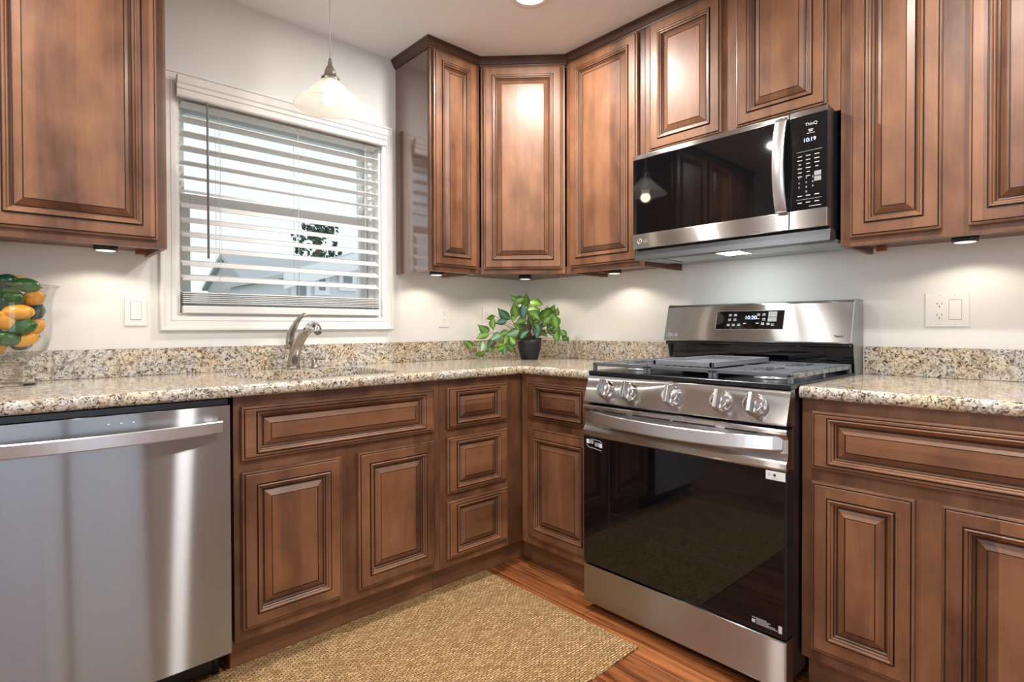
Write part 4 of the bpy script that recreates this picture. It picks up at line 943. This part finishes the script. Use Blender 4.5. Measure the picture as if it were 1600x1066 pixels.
def fruit(name, x, y, z, a, c, rot, m, label, grp):
    t = thing(name, (x, y, z), label, 'lemon' if name == 'lemon' else 'lime', grp)
    prof = []
    for i in range(13):
        th = math.pi*i/12; r = c*math.sin(th)**.92 if 0 < i < 12 else 0; h = -a*math.cos(th)
        prof.append((r, h))
    prof[0] = (0, -a*1.05); prof[-1] = (0, a*1.05)
    axis = Vector(rot).normalized()
    mk('peel', MB().lathe(prof, (x, y, z), axis, 22), m, t)
    mk('stem_end', MB().lathe([(0, -.0005), (.0028, 0), (.0022, .0018), (0, .0022)], Vector((x, y, z))+axis*a*1.045, axis, 10), NUB, t)
FRU = [  # offset from the bowl's foot (unprojected from image pixels at chosen depths, then baked), half length, half width, lie of the long axis, peel, label
    ('lime', 0.0382, -0.0369, 0.3108, 0.034, 0.0225, 0.985, -0.174, LIME, 'glossy green lime on top of the bowl, rising over its glass rim'),
    ('lemon', 0.0124, 0.0246, 0.3171, 0.03, 0.024, 0.866, 0.5, LEMON, 'lemon at the top of the bowl, tucked behind the topmost lime'),
    ('lime', -0.0127, -0.0246, 0.3188, 0.033, 0.024, 0.94, 0.342, LIMED, 'dark lime at the top of the bowl, by the left picture edge'),
    ('lime', 0.0026, -0.0451, 0.2737, 0.031, 0.026, 0.866, -0.5, LIME, 'deep green lime just below the bowl rim, above the middle lemon'),
    ('lemon', 0.0533, -0.0256, 0.2723, 0.029, 0.0235, 0.966, 0.259, LEMON, 'lemon against the right glass wall, below the topmost lime'),
    ('lemon', 0.0179, -0.05, 0.2272, 0.039, 0.0245, 0.999, 0.035, LEMON, 'large lemon lying crosswise in the middle of the bowl front'),
    ('lime', 0.0615, -0.0093, 0.2289, 0.026, 0.021, 0.5, 0.866, LIMED, 'small dark lime at the right glass wall, beside the middle lemon'),
    ('lemon', -0.0167, -0.0492, 0.2017, 0.034, 0.0255, 0.819, -0.574, LEMON, 'lemon at the left picture edge, half height in the bowl'),
    ('lime', 0.0264, -0.0492, 0.1824, 0.035, 0.0235, 0.978, 0.208, LIME, 'bright green lime lying just under the middle lemon'),
    ('lemon', 0.0588, -0.0144, 0.1824, 0.029, 0.021, 0.643, 0.766, LEMON, 'lemon low at the right glass wall, beside the bright green lime'),
    ('lemon', 0.0322, -0.0312, 0.1429, 0.034, 0.0215, 0.951, 0.309, LEMON, 'lowest lemon, resting on the bowl bottom'),
    ('lime', -0.0087, -0.0426, 0.1476, 0.036, 0.0235, 0.99, -0.139, LIME, 'lowest lime, resting on the bowl bottom at the left'),
    ('lime', -0.0219, -0.041, 0.2538, 0.03, 0.0235, 0.174, 0.985, LIMED, 'dark lime cut by the left picture edge, above the half-height lemon'),
]
for nm, dx, dy, dz, a, c, ca, sa, m_, lb in FRU: fruit(nm, BX+dx, BY+dy, ZC+dz, a, c, (ca, rl.uniform(-.25, .25), sa), m_, lb, nm+'s in the glass bowl')
for k, (dx, dy, dz, nm) in enumerate(((-.045, .030, .115, 'lemon'), (.030, .050, .130, 'lime'), (-.055, .015, .175, 'lime'), (.035, .052, .190, 'lemon'), (-.030, .050, .235, 'lemon'), (.040, .045, .245, 'lime'))):
    fruit(nm, BX+dx*.85, BY+dy*.85, ZC+dz, .030, .022, (1, .4*(-1)**k, .2), LEMON if nm == 'lemon' else LIMED, nm+' at the back of the glass bowl, hidden by the fruit in front', nm+'s in the glass bowl')

# ------------------------------------------------------------------ outside the sink window
ROOF = simple('grey_shingles', (.50, .52, .53), .9, bump=(30, .5, .02)); SIDING = simple('pale_siding', (.66, .69, .70), .8); SIDEG = simple('grey_siding', (.46, .49, .50), .8); WGLS = simple('house_window_glass', (.22, .26, .28), .1); HTRIM = simple('white_house_trim', (.80, .81, .82), .6)
b = MB().wbox((-12, 4, -3.2), (40, 60, -3.0)); struct('ground', b, simple('ground_grass', (.18, .22, .12), .95, bump=(8, .5, .05)))
def house(x0, x1, y0, y1, zb, ze, zr, axis, label, siding, wins):
    h = thing('house', ((x0+x1)/2, (y0+y1)/2, zb), label, 'house')
    b = MB()
    if axis == 'x':                                 # ridge along x, gables face +-x
        ym = (y0+y1)/2; b.prism([(y0, zb), (y1, zb), (y1, ze), (ym, zr), (y0, ze)], x0, x1, lambda y, z, x: Vector((x, y, z)))
    else:
        xm = (x0+x1)/2; b.prism([(x0, zb), (x1, zb), (x1, ze), (xm, zr), (x0, ze)], y0, y1, lambda x, z, y: Vector((x, y, z)))
    mk('walls', b, siding, h)
    b = MB(); o = .14; t = .10
    if axis == 'x':
        ym = (y0+y1)/2; k = (zr-ze)/(ym-y0)
        for s_ in (-1, 1):
            ye = ym + s_*((y1-y0)/2+o); zz = zr-k*((y1-y0)/2+o)
            b.prism([(ym, zr+.02), (ye, zz+.02), (ye, zz+t), (ym, zr+t+.05)], x0-o, x1+o, lambda y, z, x: Vector((x, y, z)))
    else:
        xm = (x0+x1)/2; k = (zr-ze)/(xm-x0)
        for s_ in (-1, 1):
            xe = xm + s_*((x1-x0)/2+o); zz = zr-k*((x1-x0)/2+o)
            b.prism([(xm, zr+.02), (xe, zz+.02), (xe, zz+t), (xm, zr+t+.05)], y0-o, y1+o, lambda x, z, y: Vector((x, y, z)))
    mk('roof', b, ROOF, h)
    b = MB()
    if axis == 'y':
        xm = (x0+x1)/2; k = (zr-ze)/(xm-x0)
        for s_ in (-1, 1):
            xe = xm + s_*((x1-x0)/2+o); zz = zr-k*((x1-x0)/2+o)
            b.prism([(xm, zr-.18), (xe, zz-.18), (xe, zz+t+.03), (xm, zr+t+.08)], y0-o-.08, y0-o, lambda x, z, y: Vector((x, y, z)))
    else: b.wbox((x0-o, y0-o-.06, ze-.30), (x1+o, y0-o, ze-.10))
    mk('roof_trim', b, HTRIM, h)
    for (xa, xb, za, zc_) in wins:
        f_ = mk('window', MB().wbox((xa-.09, y0-.06, za-.09), (xb+.09, y0+.02, zc_+.09)), HTRIM, h); mk('pane', MB().wbox((xa, y0-.075, za), (xb, y0-.055, zc_)), WGLS, f_)
    return h
house(2.35, 9.0, 13.0, 16.8, -3, 2.30, 3.10, 'x', 'grey-roofed house with white gable, seen centre through the blind', SIDEG, [])
house(1.55, 7.45, 8.0, 11.6, -3, 2.03, 2.95, 'y', 'pale sided house with white sloping eaves and windows, nearest beyond the blind', SIDING, [(1.68, 1.86, 1.66, 1.90), (2.12, 2.24, 1.82, 2.08), (2.62, 2.80, 1.92, 2.20)])
tr = thing('conifer_tree', (10.35, 27.0, -3), 'dark green tree behind the neighbouring roofs, seen through the blind', 'tree')
mk('trunk', MB().tube([(10.35, 27, -3), (10.35, 27, 6)], [.3, .12], 10), STEM, tr)
b = MB(); rt_ = random.Random(4)
cl = []
for i in range(46):
    k = rt_.random()**1.1; a = rt_.uniform(0, 6.283); rad = (1.25-.15*k)*math.sqrt(rt_.random())*(1 if k < .8 else .75)
    cl.append((Vector((10.35+rad*math.cos(a), 27+rad*math.sin(a), 4.2+k*2.5)), rt_.uniform(.16, .40)))
for c0, rc in cl:
    for _ in range(16):
        dv = Vector((rt_.gauss(0, 1), rt_.gauss(0, 1), rt_.gauss(0, .55))).normalized()*rc*rt_.random()**.4
        c = c0+dv; s_ = rt_.uniform(.05, .13)
        ax = Vector((rt_.gauss(0, 1), rt_.gauss(0, 1), rt_.gauss(0, 1))).normalized(); o_ = ax.orthogonal().normalized()*s_; p_ = ax.cross(o_)*1.5
        b._face([b.bm.verts.new(c+o_), b.bm.verts.new(c+p_), b.bm.verts.new(c-o_), b.bm.verts.new(c-p_)])
mk('crown', b, simple('dark_foliage', (.07, .115, .085), .8), tr)
